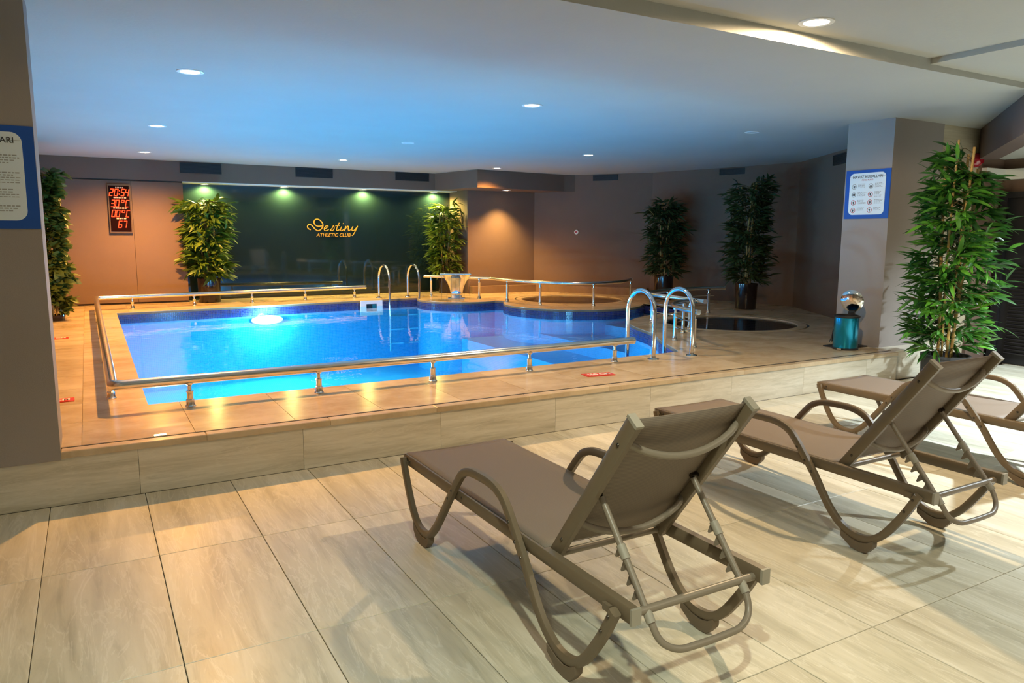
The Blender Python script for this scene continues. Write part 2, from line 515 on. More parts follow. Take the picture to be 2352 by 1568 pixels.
ring_me = MB().lathe([(0.060, 0.0), (0.062, -0.004), (0.075, -0.007), (0.085, -0.004), (0.086, 0.0)], n=28).mesh('trim_ring', M['lampring'])
lens_warm_me = MB().lathe([(0.0, -0.003), (0.035, -0.003), (0.060, -0.001)], n=24).mesh('lens', M['lamp_warm'])
lens_off_me = MB().lathe([(0.0, -0.003), (0.035, -0.003), (0.060, -0.001)], n=24).mesh('lens', M['lamp_off'])
lens_wall_me = MB().lathe([(0.0, -0.003), (0.035, -0.003), (0.060, -0.001)], n=24).mesh('lens', M['lamp_glass'])

def downlight(x, y, z, label, power=0, color=WARM, lens=None, group='ceiling downlights', size=R(150), blend=0.8, s=1.0):
    e = empty('downlight', (x, y, z))
    r = link_mesh('trim_ring', ring_me, e); l = link_mesh('lens', lens or lens_warm_me, e)
    if s != 1.0: r.scale = l.scale = (s, s, s)
    tag(e, label, 'downlight', group)
    if power:
        spot(e, (0, 0, -0.03), power, color, size, blend)
    return e

# ================================================================== STRUCTURE
# ---- lower floor with separate tiles
fl = struct(MB().box(-2.6, 11.6, -3.2, 4.67, -0.12, -0.012).build('floor', M['grout'], smooth=False))
TX0, TW, TY = -0.27, 0.4705, [4.6635, 3.695, 2.67, 1.645, 0.62, -0.405, -1.43, -2.455]
tile_me = {}
k = -4
while TX0 + k * TW < 9.4:
    x0 = TX0 + k * TW
    for j in range(len(TY) - 1):
        y1, y0 = TY[j], TY[j + 1]
        L = round(y1 - y0, 3)
        if y1 < 0.5: continue
        # keep what the picture can show
        if x0 + TW < -1.4: continue
        if L not in tile_me:
            tile_me[L] = MB().bbox(-TW / 2 + .0015, TW / 2 - .0015, -L / 2 + .0015, L / 2 - .0015, -0.012, 0, 0.0015).mesh('floor_tile', M['tile'], False)
        link_mesh('floor_tile', tile_me[L], fl, (x0 + TW / 2, (y0 + y1) / 2, 0))
    k += 1
struct(MB().box(9.43, 11.6, 1.0, 4.7, -0.012, 0.004).build('trim_1', M['carpet'], smooth=False))

# ---- step up to the pool deck
st = struct(MB().box(-2.6, 7.30, 4.676, 4.74, -0.05, 0.268).build('wall_step', M['grout'], smooth=False))
rj = [-2.6, -1.74, -0.78, 0.178, 1.122, 2.084, 3.042, 3.98, 4.91, 5.86, 6.80, 7.30]
for a, b in zip(rj[:-1], rj[1:]):
    MB().box(-(b - a) / 2 + .001, (b - a) / 2 - .001, -0.006, 0.006, -0.137, 0.131).build('riser_tile', M['riser'], st, False, loc=((a + b) / 2, 4.670, 0.139))
for i in range(10):
    a = -0.2 + i * 0.75; b = a + 0.75
    MB().bbox(-0.375 + .0008, 0.375 - .0008, -0.042, 0.040, 0, 0.037, 0.004).build('edge_slab', M['deck'], st, False, loc=((a + b) / 2, 4.697, 0.270))
struct(MB().box(-0.2, 7.30, 4.738, 4.752, 0.25, 0.3085).build('trim_2', M['blackgap'], smooth=False))

# ---- pool outline
def arc(cx, cy, r, a0, a1, n):
    return [(cx + r * cos(R(a0 + (a1 - a0) * i / n)), cy + r * sin(R(a0 + (a1 - a0) * i / n))) for i in range(n + 1)]
pen = [(5.281, 5.76), (5.517, 6.21), (5.666, 6.50), (5.86, 6.80), (6.04, 7.15), (6.17, 7.52), (6.36, 7.93), (6.66, 8.28), (7.08, 8.55), (7.60, 8.74), (8.15, 8.80), (8.50, 8.78)]
pen = [tuple(p)[:2] for p in smooth_path([(x, y, 0) for x, y in pen], 4)]
spa_c = arc(7.43, 10.88, 1.23, -31, -227, 40)
bulge = arc(6.085, 12.64, 0.82, -62, -218, 30)
outline = [(0.300, 5.696)] + pen + [(8.50, 10.20)] + spa_c[1:-1] + bulge[1:] + [(0.324, 12.60)]
# outline is counter-clockwise
# ---- deck base and slabs, cut by the pool and the round tubs
TUBS = [(7.70, 7.42, 0.90, 1.07), (7.88, 11.58, 0.95, 1.10)]
room = [(-0.70, 4.752), (7.34, 4.752), (7.34, 5.50), (9.42, 7.01), (10.43, 8.62), (10.25, 9.78), (9.74, 11.55), (8.35, 13.62), (6.74, 13.62), (6.74, 14.48), (1.52, 14.48), (1.52, 14.13), (-0.70, 14.13)]
def circle(cx, cy, r, n=64): return [(cx + r * cos(2 * pi * i / n), cy + r * sin(2 * pi * i / n)) for i in range(n)]
verts, faces, kinds = [], [], []
def addface(poly, kind):
    b = len(verts); verts.extend(Vector(p) for p in poly); faces.append(list(range(b, b + len(poly)))); kinds.append(kind)
addface(outline, 'hole')
for (cx, cy, r, ro) in TUBS: addface(circle(cx, cy, ro), 'hole')
addface(room, 'room')
CELL, GAP = 0.60, 0.0016
nx0 = -0.70
for i in range(20):
    for j in range(17):
        x0 = nx0 + i * CELL; y0 = 4.752 + j * CELL
        addface([(x0 + GAP, y0 + GAP), (x0 + CELL - GAP, y0 + GAP), (x0 + CELL - GAP, y0 + CELL - GAP), (x0 + GAP, y0 + CELL - GAP)], (i, j))
cv, ce, cf, ov, oe, of = delaunay_2d_cdt(verts, [], faces, 1, 1e-5, True)
cells, deckfaces = {}, []
for f, orig in zip(cf, of):
    ks = [kinds[q] for q in orig]
    if 'hole' in ks or 'room' not in ks: continue
    deckfaces.append(f)
    for q in ks:
        if isinstance(q, tuple): cells.setdefault(q, []).append(f)
def slab(tris, z0, z1, c):
    mb = MB(); idx = {}
    def vid(i, z):
        if (i, z) not in idx:
            idx[(i, z)] = len(mb.v); mb.v.append((cv[i][0] - c[0], cv[i][1] - c[1], z))
        return idx[(i, z)]
    edges = {}
    for t in tris:
        mb.f.append(tuple(vid(i, z1) for i in t))
        for a, b in zip(t, t[1:] + t[:1]):
            edges[(a, b)] = 1
    for (a, b) in edges:
        if (b, a) not in edges:
            mb.f.append((vid(b, z1), vid(a, z1), vid(a, z0), vid(b, z0)))
    return mb
deck = struct(slab([list(f) for f in deckfaces], 0.15, ZD - 0.006, (0, 0)).build('floor_deck', M['deckgrout'], smooth=False))
for (i, j), tris in cells.items():
    c = (nx0 + (i + .5) * CELL, 4.752 + (j + .5) * CELL)
    slab([list(t) for t in tris], -0.034, 0.0, c).build('deck_slab', M['deck'], deck, False, loc=(c[0], c[1], ZD))

# ---- pool basin with steps, mosaic band, water
pool = empty('swimming_pool', (3.0, 9.0, ZD))
tag(pool, 'large blue mosaic swimming pool sunk into the beige stone deck', 'pool')
def world_part(o, parent):
    # part modelled in world coordinates under an Empty
    o.parent = parent
    o.matrix_parent_inverse = Matrix.Translation(-Vector(parent.location))
    return o
def wall_uv(poly, z0, z1, name, mat, floor_z=None, inward=True):
    n = len(poly); vs_, fs_, uvs = [], [], []
    s = 0.0
    for i in range(n):
        a, b = poly[i], poly[(i + 1) % n]
        L = math.hypot(b[0] - a[0], b[1] - a[1])
        k = len(vs_)
        vs_ += [(a[0], a[1], z0), (b[0], b[1], z0), (b[0], b[1], z1), (a[0], a[1], z1)]
        fs_.append((k + 1, k, k + 3, k + 2)); uvs += [(s + L, z0), (s, z0), (s, z1), (s + L, z1)]
        s += L
    if floor_z is not None:
        k = len(vs_)
        vs_ += [(p[0], p[1], floor_z) for p in poly]
        fs_.append(tuple(range(k, k + n))); uvs += [(p[0], p[1]) for p in poly]
    me = bpy.data.meshes.new(name)
    me.from_pydata(vs_, [], fs_)
    ul = me.uv_layers.new(name='UVMap')
    ul.data.foreach_set('uv', [q for p in uvs for q in p])
    me.materials.append(mat)
    return me
world_part(link_mesh('basin', wall_uv(outline, -0.95, 0.138, 'basin', M['basin'], -0.95)), pool)
world_part(link_mesh('band_backing', wall_uv(outline, 0.138, ZD - 0.034, 'band_backing', M['bandgrout'])), pool)
def step_block(poly, z, name):
    n = len(poly); vs_ = [(p[0], p[1], -0.95) for p in poly] + [(p[0], p[1], z) for p in poly]
    fs_ = [tuple(range(n, 2 * n))]; uvs = [(p[0], p[1]) for p in poly]; s = 0
    for i in range(n):
        j = (i + 1) % n; L = math.hypot(poly[j][0] - poly[i][0], poly[j][1] - poly[i][1])
        fs_.append((i, j, n + j, n + i)); uvs += [(s, -0.95), (s + L, -0.95), (s + L, z), (s, z)]; s += L
    me = bpy.data.meshes.new(name); me.from_pydata(vs_, [], fs_)
    ul = me.uv_layers.new(name='UVMap'); ul.data.foreach_set('uv', [q for p in uvs for q in p]); me.materials.append(M['basin'])
    return world_part(link_mesh(name, me), pool)
step_block([(5.55, 6.3), (9.2, 6.3), (9.2, 11.5), (5.55, 11.5)], -0.28, 'step')
step_block([(6.35, 6.9), (9.2, 6.9), (9.2, 11.5), (6.35, 11.5)], -0.10, 'step')
step_block([(7.25, 7.6), (9.2, 7.6), (9.2, 11.5), (7.25, 11.5)], 0.06, 'step')
# mosaic band at the water line: real little tiles
def band(poly, ztop, rows, pitch, name, mat, parent):
    vs_, fs_, var = [], [], []
    n = len(poly); h = pitch * 0.44; d = 0.003
    pts = [Vector((p[0], p[1], 0)) for p in poly] + [Vector((poly[0][0], poly[0][1], 0))]
    acc = [0]
    for a, b in zip(pts[:-1], pts[1:]): acc.append(acc[-1] + (b - a).length)
    s = pitch / 2; seg = 0
    while s < acc[-1]:
        while acc[seg + 1] < s: seg += 1
        a, b = pts[seg], pts[seg + 1]
        t = (b - a).normalized(); nrm = Vector((-t.y, t.x, 0))
        c = a + t * (s - acc[seg])
        for r_ in range(rows):
            z = ztop - (r_ + .5) * pitch
            k = len(vs_)
            for (q, dd) in ((1.0, 0.0), (0.90, d)):
                for (u, v) in ((-1, -1), (1, -1), (1, 1), (-1, 1)):
                    p = c + t * (u * h * q) + nrm * dd
                    vs_.append((p.x, p.y, z + v * h * q))
            fs_ += [(k + 4, k + 7, k + 6, k + 5), (k, k + 4, k + 5, k + 1), (k + 1, k + 5, k + 6, k + 2), (k + 2, k + 6, k + 7, k + 3), (k + 3, k + 7, k + 4, k)]
            var += [random.random()] * 5
        s += pitch
    me = bpy.data.meshes.new(name); me.from_pydata(vs_, [], fs_)
    at = me.attributes.new('tilevar', 'FLOAT', 'FACE'); at.data.foreach_set('value', var)
    me.materials.append(mat)
    return world_part(tag(link_mesh(name, me), kind='stuff'), parent)
band(outline, ZD - 0.036, 5, 0.027, 'mosaic_band', M['bandtile'], pool)
band_in = [(p[0], p[1]) for p in outline]
wp = MB()
wp.v = [(p[0], p[1], 0) for p in outline]; wp.f = [tuple(range(len(outline)))]
tag(wp.build('pool_water', M['water'], smooth=False, loc=(0, 0, ZW)), 'clear blue rippled water filling the swimming pool', 'water', kind='stuff')
# under-water lamps
def pool_lamp(loc, ang, power, label, color=(0.36, 0.80, 1.0)):
    e = empty('pool_light', loc, ang)          # local -Y is the beam direction
    MB().lathe([(0.085, 0.0), (0.125, 0.004), (0.13, 0.02), (0.10, 0.035), (0.085, 0.03)], n=24).xform(Matrix.Rotation(R(90), 4, 'X')).build('rim', M['whiteplastic'], e)
    MB().lathe([(0.0, 0.028), (0.05, 0.027), (0.086, 0.022)], n=24).xform(Matrix.Rotation(R(90), 4, 'X')).build('lens', M['lamp_pool'], e)
    d = bpy.data.lights.new('lamp_beam', 'POINT'); d.shadow_soft_size = 0.07; d.energy = power * 0.5; d.color = color
    o = bpy.data.objects.new('lamp_beam', d); col.objects.link(o); o.parent = e; o.location = (0, -0.16, 0.03)
    spot(e, (0, -0.10, 0.0), power * 1.0, color, R(165), 0.6, 0.08, (R(-76), 0, 0))
    e.scale = (2.0, 1.0, 0.6)
    tag(e, label, 'pool light', 'underwater pool lights')
POOLP = 180
pool_lamp((2.55, 12.80, 0.07), 0, POOLP * 1.3, 'round underwater pool light glowing on the far pool wall', )
pool_lamp((0.325, 9.6, 0.05), R(90), POOLP * 0.9, 'round underwater pool light on left pool wall, the farther one')
pool_lamp((0.315, 6.45, -0.02), R(90), POOLP * 1.1, 'round underwater pool light on left pool wall, the nearer one')
pool_lamp((3.1, 5.74, -0.25), R(180), POOLP * 0.9, 'round underwater pool light on the near pool wall')

# ---- round hot tubs
def tub(cx, cy, r, ro, label, wl):
    e = empty('hot_tub', (cx, cy, ZD)); tag(e, label, 'hot tub', 'round hot tubs in the deck')
    me = wall_uv(circle(0, 0, r - 0.0, 64), -0.75, -0.02, 'basin', M['spabasin'], -0.75)
    link_mesh('basin', me, e)
    MB().lathe([(r - 0.005, -0.05), (r - 0.012, -0.012), (r, 0.0), (ro - 0.055, 0.0), (ro - 0.053, -0.05)], n=64).build('rim', M['deck'], e)
    MB().lathe([(ro - 0.054, -0.02), (ro - 0.030, -0.006), (ro + 0.002, -0.006), (ro + 0.002, -0.05)], n=64).build('overflow_gutter', M['blackgap'], e)
    MB().lathe([(ro - 0.028, -0.03), (ro - 0.026, 0.0), (ro - 0.0, 0.0), (ro + 0.001, -0.03)], n=64).build('outer_ring', M['deck'], e)
    wm = MB(); wm.v = [(p[0], p[1], 0) for p in circle(0, 0, r - 0.006)]; wm.f = [tuple(range(64))]
    tag(wm.build('tub_water', M['spawater'], smooth=False, loc=(cx, cy, ZD - 0.016)), wl, 'water', kind='stuff')
tub(*TUBS[0], 'round dark hot tub ringed by handrails near the teal bin', 'still dark water in the hot tub nearer the camera')
tub(*TUBS[1], 'round dark hot tub behind the curved handrail near the far corner', 'still dark water in the hot tub at far corner')

# ---- walls
def wallbox(name, x0, x1, y0, y1, z0, z1, mat): return struct(MB().box(x0, x1, y0, y1, z0, z1).build(name, mat, smooth=False))
wallbox('wall_left_pillar', -1.30, -0.200, 4.652, 5.02, 0.262, ZC, M['paint2'])
wallbox('wall_left', -0.95, -0.72, 5.02, 14.6, 0.15, ZC, M['paint'])
# far wall, left panels with a seam
wb = wallbox('wall_back', -0.95, 1.50, 14.17, 14.75, 0.15, ZC, M['brown'])
for a, b in ((-0.70, 0.706), (0.711, 1.505)):
    MB().box(a, b, 14.14, 14.171, 0.335, 2.362).build('wall_panel', M['paint'], wb, False)
bh = wallbox('wall_back_bulkhead', -0.95, 6.30, 14.12, 14.60, 2.385, ZC, M['paint'])
MB().box(1.50, 6.72, 14.12, 14.56, 2.372, 2.3845).build('soffit_panel', M['whitepaint'], bh, False)
# box above the corner column
bx_ = MB(); bx_.prism([(6.22, 14.14), (6.50, 12.76), (8.60, 12.96), (8.85, 12.90), (8.40, 13.75), (6.7, 14.5), (6.25, 14.5)], 2.385, ZC)
struct(bx_.build('wall_corner_bulkhead', M['paint'], smooth=False))
cw = MB(); cw.prism([(6.73, 13.66), (8.34, 13.66), (8.34, 14.7), (6.73, 14.7)], 0.15, 2.385)
struct(cw.build('wall_corner_column', M['paint'], smooth=False))
def strip_wall(name, pts, z0, z1, th, mat):
    mb = MB()
    for (a, b) in zip(pts[:-1], pts[1:]):
        a = Vector(a); b = Vector(b); t = (b - a).normalized(); nrm = Vector((t.y, -t.x)) * -th
        mb.prism([a - t * 0.0, b, b + nrm, a + nrm], z0, z1)
    return struct(mb.build(name, mat, smooth=False))
RW = [(8.30, 13.68), (9.74, 11.55), (10.25, 9.78), (10.43, 8.62), (9.42, 7.01), (8.2, 5.6)]
for q, (a, b) in enumerate(zip(RW[:-1], RW[1:])):
    strip_wall('wall_right_%d' % (q + 1), [a, b], 0.15, ZC, 0.25, M['paint'])
# low stone curb along the far corner
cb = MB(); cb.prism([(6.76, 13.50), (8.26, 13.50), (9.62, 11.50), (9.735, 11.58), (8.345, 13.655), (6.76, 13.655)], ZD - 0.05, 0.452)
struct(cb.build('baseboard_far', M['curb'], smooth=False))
# right pillar with stone plinth
wallbox('wall_right_pillar', 7.37, 8.24, 4.93, 5.48, 0.30, ZC, M['paint2'])
pl = wallbox('wall_pillar_plinth', 7.30, 8.24, 4.712, 4.97, -0.05, 0.290, M['grout'])
for a, b in ((7.302, 8.24),):
    MB().box(-(b - a) / 2, (b - a) / 2, -0.008, 0.008, 0, 0.309).build('plinth_slab', M['riser'], pl, False, loc=((a + b) / 2, 4.704, 0))
MB().box(7.302, 8.24, 4.714, 4.95, 0.290, 0.309).build('plinth_top', M['riser'], pl, False)
wallbox('wall_stone', 8.24, 9.02, 4.96, 5.3, -0.05, ZC, M['stonewall'])
wallbox('wall_corridor', 9.02, 9.48, 4.92, 5.2, -0.05, 2.40, M['paint'])
wallbox('wall_corridor_right', 9.48, 9.70, 0.5, 5.2, -0.05, 2.76, M['paint'])
wallbox('trim_3', 9.02, 9.48, 4.86, 4.921, 2.165, 2.285, M['whitepaint'])
wallbox('trim_4', 9.42, 9.481, 1.0, 4.86, 2.165, 2.285, M['whitepaint'])
dm = MB(); dm.prism([(9.02, 4.98), (6.90, 3.42), (7.02, 3.26), (9.14, 4.82)], 2.375, 2.76)
struct(dm.build('wall_diagonal_bulkhead', M['brown'], smooth=False))
wallbox('wall_corridor_fascia', 7.00, 7.12, 0.94, 3.30, 2.375, 2.766, M['brown'])
wallbox('wall_corridor_fascia_back', 7.12, 9.6, 0.94, 1.02, 2.375, 2.766, M['brown'])
cc = MB(); cc.prism([(9.03, 4.93), (7.05, 3.30), (7.05, 1.0), (9.6, 1.0), (9.6, 4.93)], 2.40, 2.46)
struct(cc.build('ceiling_corridor', M['ceil'], smooth=False))
# ceilings
struct(MB().box(-3.0, 11.6, 3.45, 15.0, ZC, ZC + 0.3).build('ceiling', M['ceil'], smooth=False))
struct(MB().box(-3.0, 5.52, -3.5, 3.452, 2.805, 3.0).build('ceiling_front', M['ceil'], smooth=False))
struct(MB().box(5.52, 11.6, -3.5, 3.452, 2.765, 3.0).build('ceiling_front_right', M['ceil'], smooth=False))
# walls behind and beside the camera close the room
wallbox('wall_front', -3.0, 11.6, -3.5, -3.2, -0.1, 3.0, M['paint2'])
wallbox('wall_side_left', -2.85, -2.6, -3.3, 5.0, -0.1, 3.0, M['paint2'])
wallbox('wall_left_infill', -2.7, -1.29, 4.664, 4.9, 0.262, ZC, M['paint2'])
wallbox('wall_side_right', 9.70, 9.9, -3.3, 1.0, -0.1, 3.0, M['paint2'])

# ---- tinted glass wall with the club logo
gw = struct(empty('window_1', (4.1, 14.50, ZD)))
def gpart(mb, name, mat, smooth=True): return world_part(mb.build(name, mat, None, smooth), gw)
gpart(MB().box(1.50, 6.74, 14.50, 14.53, 0.335, 2.375), 'pane', M['glass'], False)
gpart(MB().box(1.50, 6.74, 14.47, 14.53, 0.28, 0.337), 'sill', M['black'], False)
U0, V0, SC = 220.0, 200.0, 0.000552
def lg(u, v): return (3.705 + (u - U0) * SC, 14.497, 1.790 - (v - V0) * SC * 1.03)
strokes = [
 ('letter_d', [(350, 575), (285, 545), (240, 480), (270, 410), (340, 395), (420, 450), (500, 545), (590, 600), (680, 580), (750, 510), (785, 420), (760, 330), (690, 250), (600, 212), (515, 235), (475, 310), (500, 395), (570, 445), (660, 455), (760, 440)], 19),
 ('letter_e', [(825, 545), (900, 510), (965, 455), (935, 428), (870, 460), (825, 530), (840, 590), (900, 600), (990, 560)], 15),
 ('letter_s', [(1035, 590), (1110, 510), (1160, 425), (1185, 490), (1165, 560), (1110, 600), (1050, 590)], 14),
 ('letter_t', [(1375, 325), (1320, 420), (1275, 520), (1270, 575), (1300, 595), (1370, 565)], 17),
 ('letter_t_bar', [(1225, 435), (1310, 430), (1395, 425)], 11),
 ('letter_i', [(1455, 455), (1415, 540), (1420, 595), (1470, 595), (1540, 540)], 15),
 ('letter_i_dot', [(1500, 365), (1530, 335)], 12),
 ('letter_n', [(1610, 435), (1575, 520), (1545, 600), (1600, 520), (1670, 445), (1700, 460), (1690, 540), (1710, 595), (1780, 560)], 15),
 ('letter_y', [(1870, 445), (1825, 530), (1840, 595), (1900, 585), (1980, 520), (2040, 435), (1990, 540), (1920, 660), (1850, 755), (1815, 745)], 16)]
for nm, pts, wd in strokes:
    path = smooth_path([lg(*p) for p in pts], 5)
    mb2 = MB().tube(path, wd * SC, 8)
    mb2.v = [(x, 14.497 + (y - 14.497) * 0.15, z) for x, y, z in mb2.v]
    gpart(mb2, nm, M['orange'])
tm = link_mesh('club_lettering', text_mesh('ATHLETIC CLUB', 0.092, M['orange'], shear=0.25, bold=0.0016, sx=1.0))
tm.matrix_world = Matrix.Translation((4.22, 14.496, 1.478)) @ Matrix.Rotation(R(90), 4, 'X')
tm.parent = gw; tm.matrix_parent_inverse = Matrix.Translation(-Vector(gw.location))

# ---- ceiling lamps
W0 = 330
CONE = R(135)
downlight(0.773, 6.33, ZC, 'lit ceiling downlight nearest above the left handrail', W0 * 1.5, WARM, s=1.15, size=CONE)
downlight(0.795, 9.65, ZC, 'lit ceiling downlight, middle of the left row', W0 * 2.2, WARM, s=1.15, size=R(150))
downlight(0.852, 12.81, ZC, 'lit ceiling downlight, farthest of the left row', W0 * 2.6, WARM, s=1.2, size=R(155))
downlight(3.775, 6.26, ZC, 'lit ceiling downlight above the middle of the pool', W0 * 0.65, WARM2, s=1.15, size=CONE)
downlight(3.80, 12.37, ZC, 'small lit ceiling downlight before the glass wall', W0 * 0.9, WARM, size=CONE)
downlight(6.70, 12.35, ZC, 'small lit ceiling downlight by the corner bulkhead', W0 * 1.1, WARM, size=CONE)
downlight(6.81, 9.60, ZC, 'lit ceiling downlight above the curved handrail', W0 * 0.16, WARM2, s=1.1, size=R(110))
downlight(3.855, 9.63, ZC, 'unlit flush ceiling disc above the middle of the pool', 0, lens=lens_off_me)
downlight(6.98, 6.50, ZC, 'unlit flush ceiling disc above the hot tub nearest the bin', 0, lens=lens_off_me)
for i, x in enumerate((1.90, 3.29, 4.83, 6.34)):
    downlight(x, 14.41, 2.372, ('soffit downlight over the bright plant at left of the glass wall', 'soffit downlight at glass wall, second from left', 'soffit downlight at glass wall, second from right', 'soffit downlight over the plant at right end of glass wall')[i], 170, (1.0, 0.84, 0.22), lens_wall_me, 'soffit downlights over the glass wall', R(165), 0.5)
downlight(7.42, 13.28, 2.385, 'soffit downlight under the corner bulkhead', 330, (1.0, 0.62, 0.20), group='soffit downlights', size=R(100), blend=0.9)
# front area lamps (one in the picture, the others above and behind the camera)
FL = 345
downlight(4.00, 3.25, 2.805, 'large lit ceiling downlight close to the ceiling step', FL * 0.85, WARM2, group='front downlights', s=1.25, size=R(178), blend=0.15)
downlight(0.60, 0.6, 2.805, 'front downlight above the left floor', FL * 0.70, GREEN, group='front downlights', size=R(135))
downlight(3.30, -0.60, 2.805, 'front downlight behind the camera', FL * 0.55, FRONT, group='front downlights', size=R(135))
downlight(6.45, 1.55, 2.765, 'front downlight above the right loungers', FL * 3.2, COOL, group='front downlights', size=R(128))
downlight(-1.2, -1.2, 2.805, 'front downlight at the back of the room', FL * 0.75, GREEN, group='front downlights', size=R(150))
downlight(8.60, 2.90, 2.400, 'corridor downlight beside the louvred door', 600, COOL, group='corridor downlights', size=R(140))

# ---- black air vents high on the walls
def vent(c, width, h, ang, label):
    e = empty('air_vent', c, ang); tag(e, label, 'vent', 'black air vents')
    MB().box(-width / 2, width / 2, -0.004, 0.012, -h / 2, h / 2).build('backing', M['vent'], e, False)
    f = MB()
    f.box(-width / 2, width / 2, -0.014, -0.004, h / 2 - 0.012, h / 2).box(-width / 2, width / 2, -0.014, -0.004, -h / 2, -h / 2 + 0.012)
    f.box(-width / 2, -width / 2 + 0.012, -0.014, -0.004, -h / 2 + .012, h / 2 - .012).box(width / 2 - 0.012, width / 2, -0.014, -0.004, -h / 2 + .012, h / 2 - .012)
    f = f.build('frame', M['vent'], e, False)
    n = 6
    for i in range(n):
        z = -h / 2 + 0.02 + (h - 0.04) * (i + .5) / n
        MB().box(-width / 2 + .012, width / 2 - .012, -0.012, -0.004, z - 0.006, z + 0.002).build('slat', M['vent'], f, False)
vent((1.81, 14.115, 2.615), 0.67, 0.17, 0, 'black air vent high on far wall, leftmost')
vent((3.78, 14.115, 2.625), 0.69, 0.17, 0, 'black air vent high on far wall, above the glass wall')
vent((5.735, 14.115, 2.635), 0.71, 0.16, 0, 'black air vent high on far wall, beside the corner bulkhead')
def on_wall(a, b, t, z, off=0.006):
    a = Vector(a); b = Vector(b); p = a.lerp(b, t); d = (b - a).normalized(); n = Vector((d.y, -d.x))
    if n.dot(Vector((0, 0)) - p) < 0: n = -n
    ang = math.atan2(n.y, n.x) + pi / 2
    return (p.x + n.x * off, p.y + n.y * off, z), ang
c, a = on_wall(RW[0], RW[1], 0.62, 2.645); vent(c, 0.52, 0.11, a, 'small black air vent high on the dark wall between corner box and plants')
c, a = on_wall(RW[1], RW[2], 0.92, 2.645); vent(c, 0.50, 0.11, a, 'small black air vent high above the right dark plant')
c, a = on_wall(RW[3], RW[4], 0.93, 2.60); vent(c, 0.62, 0.15, a, 'black air vent beside the pillar with the rules sign')
c, a = on_wall(RW[0], RW[1], 0.385, 1.56)
e = empty('wall_button', c, a); tag(e, 'small round white call button on the bare brown wall', 'button')
MB().lathe([(0.045, 0), (0.045, 0.012), (0.028, 0.016), (0.026, 0.008)], n=20).xform(Matrix.Rotation(R(90), 4, 'X')).build('ring', M['whiteplastic'], e)
MB().lathe([(0.0, 0.014), (0.02, 0.012), (0.027, 0.004)], n=16).xform(Matrix.Rotation(R(90), 4, 'X')).build('push_button', M['inkred'], e)

# ================================================================== HANDRAILS AND LADDERS
def post_mesh(h, r, mat_):
    return MB().lathe([(0.0, 0.0), (0.036, 0.0), (0.036, 0.006), (0.030, 0.012), (r + 0.006, 0.016), (r + 0.006, 0.05), (r, 0.054), (r, h - 0.075), (r * 1.15, h - 0.07), (r * 1.15, h - 0.062), (r * 0.62, h - 0.055), (r * 0.62, h - 0.025), (r * 1.25, h - 0.012), (r * 1.3, h)], n=14).mesh('post', mat_)
def handrail(path, posts, z, label, rr=0.028, rods=False, group=None, balls=(), pr=0.022):
    c = Vector(posts[0])
    e = empty('handrail', (c.x, c.y, ZD)); tag(e, label, 'handrail', group)
    def loc(p): return (p[0] - c.x, p[1] - c.y, p[2] - ZD)
    P = [loc(p) for p in path]
    rl = MB().tube(P, rr, 14).build('rail', M['steel'], e)
    for end, nb in ((P[0], P[1]), (P[-1], P[-2])):
        d = (Vector(end) - Vector(nb)).normalized(); q = Vector(end)
        MB().tube([q - d * 0.012, q + d * 0.006, q + d * 0.016], rr * 1.08, 14).build('end_cap', M['chrome'], rl)
    pm = post_mesh(z - ZD - rr * .6, pr, M['steel'])
    for p in posts:
        link_mesh('post', pm, e, (p[0] - c.x, p[1] - c.y, 0))
    if rods:
        for f in (0.40, 0.70):
            MB().tube([(p[0], p[1], (z - ZD) * f) for p in P[2:-2]], 0.006, 8).build('rod', M['chrome'], e)
    return e
HZ = 0.500
path = round_corners([(4.50, 5.565, HZ), (0.085, 5.485, HZ), (0.070, 13.18, HZ), (4.58, 13.74, HZ)], 0.06, 5)
handrail(path, [(0.555, 5.496), (1.457, 5.51), (2.40, 5.525), (3.33, 5.535), (4.29, 5.563), (0.082, 6.04), (0.08, 7.8), (0.077, 9.6), (0.074, 11.4), (0.571, 13.24), (1.50, 13.36), (2.45, 13.48), (3.40, 13.59), (4.36, 13.71)], HZ, 'long low steel handrail wrapping three sides of the pool', rr=0.034)
HZ2 = 0.695
path = round_corners([(5.70, 13.46, HZ2), (6.50, 12.24, HZ2), (6.52, 11.75, HZ2)], 0.05, 3) + smooth_path([(6.54, 11.45, HZ2), (6.72, 10.83, HZ2), (7.02, 10.42, HZ2), (7.43, 10.24, HZ2), (7.90, 10.28, HZ2), (8.30, 10.50, HZ2), (8.72, 10.86, HZ2)], 6)
handrail(path, [(5.78, 13.34), (6.36, 12.42), (6.53, 11.65), (6.72, 10.83), (7.42, 10.24), (8.65, 10.79)], HZ2, 'curved steel handrail round the far hot tub and waterfall', rr=0.028)
path = smooth_path([(8.60, 8.42, HZ2), (8.10, 8.52, HZ2), (7.50, 8.42, HZ2), (7.05, 8.26, HZ2), (6.78, 8.02, HZ2), (6.68, 7.70, HZ2), (6.66, 7.36, HZ2), (6.59, 6.77, HZ2)], 6)
handrail(path, [(8.33, 8.47), (7.43, 8.39), (6.72, 7.90), (6.62, 7.05)], HZ2, 'curved steel handrail with rods between pool and near hot tub', rods=True)
path = smooth_path([(5.60, 5.84, HZ2), (5.68, 6.12, HZ2), (5.82, 6.44, HZ2), (6.02, 6.68, HZ2), (6.28, 6.84, HZ2), (6.55, 6.90, HZ2)], 6)
handrail(path, [(5.615, 5.90), (5.80, 6.41), (6.34, 6.86)], HZ2, 'short bent steel handrail behind the near ladder', rods=True)

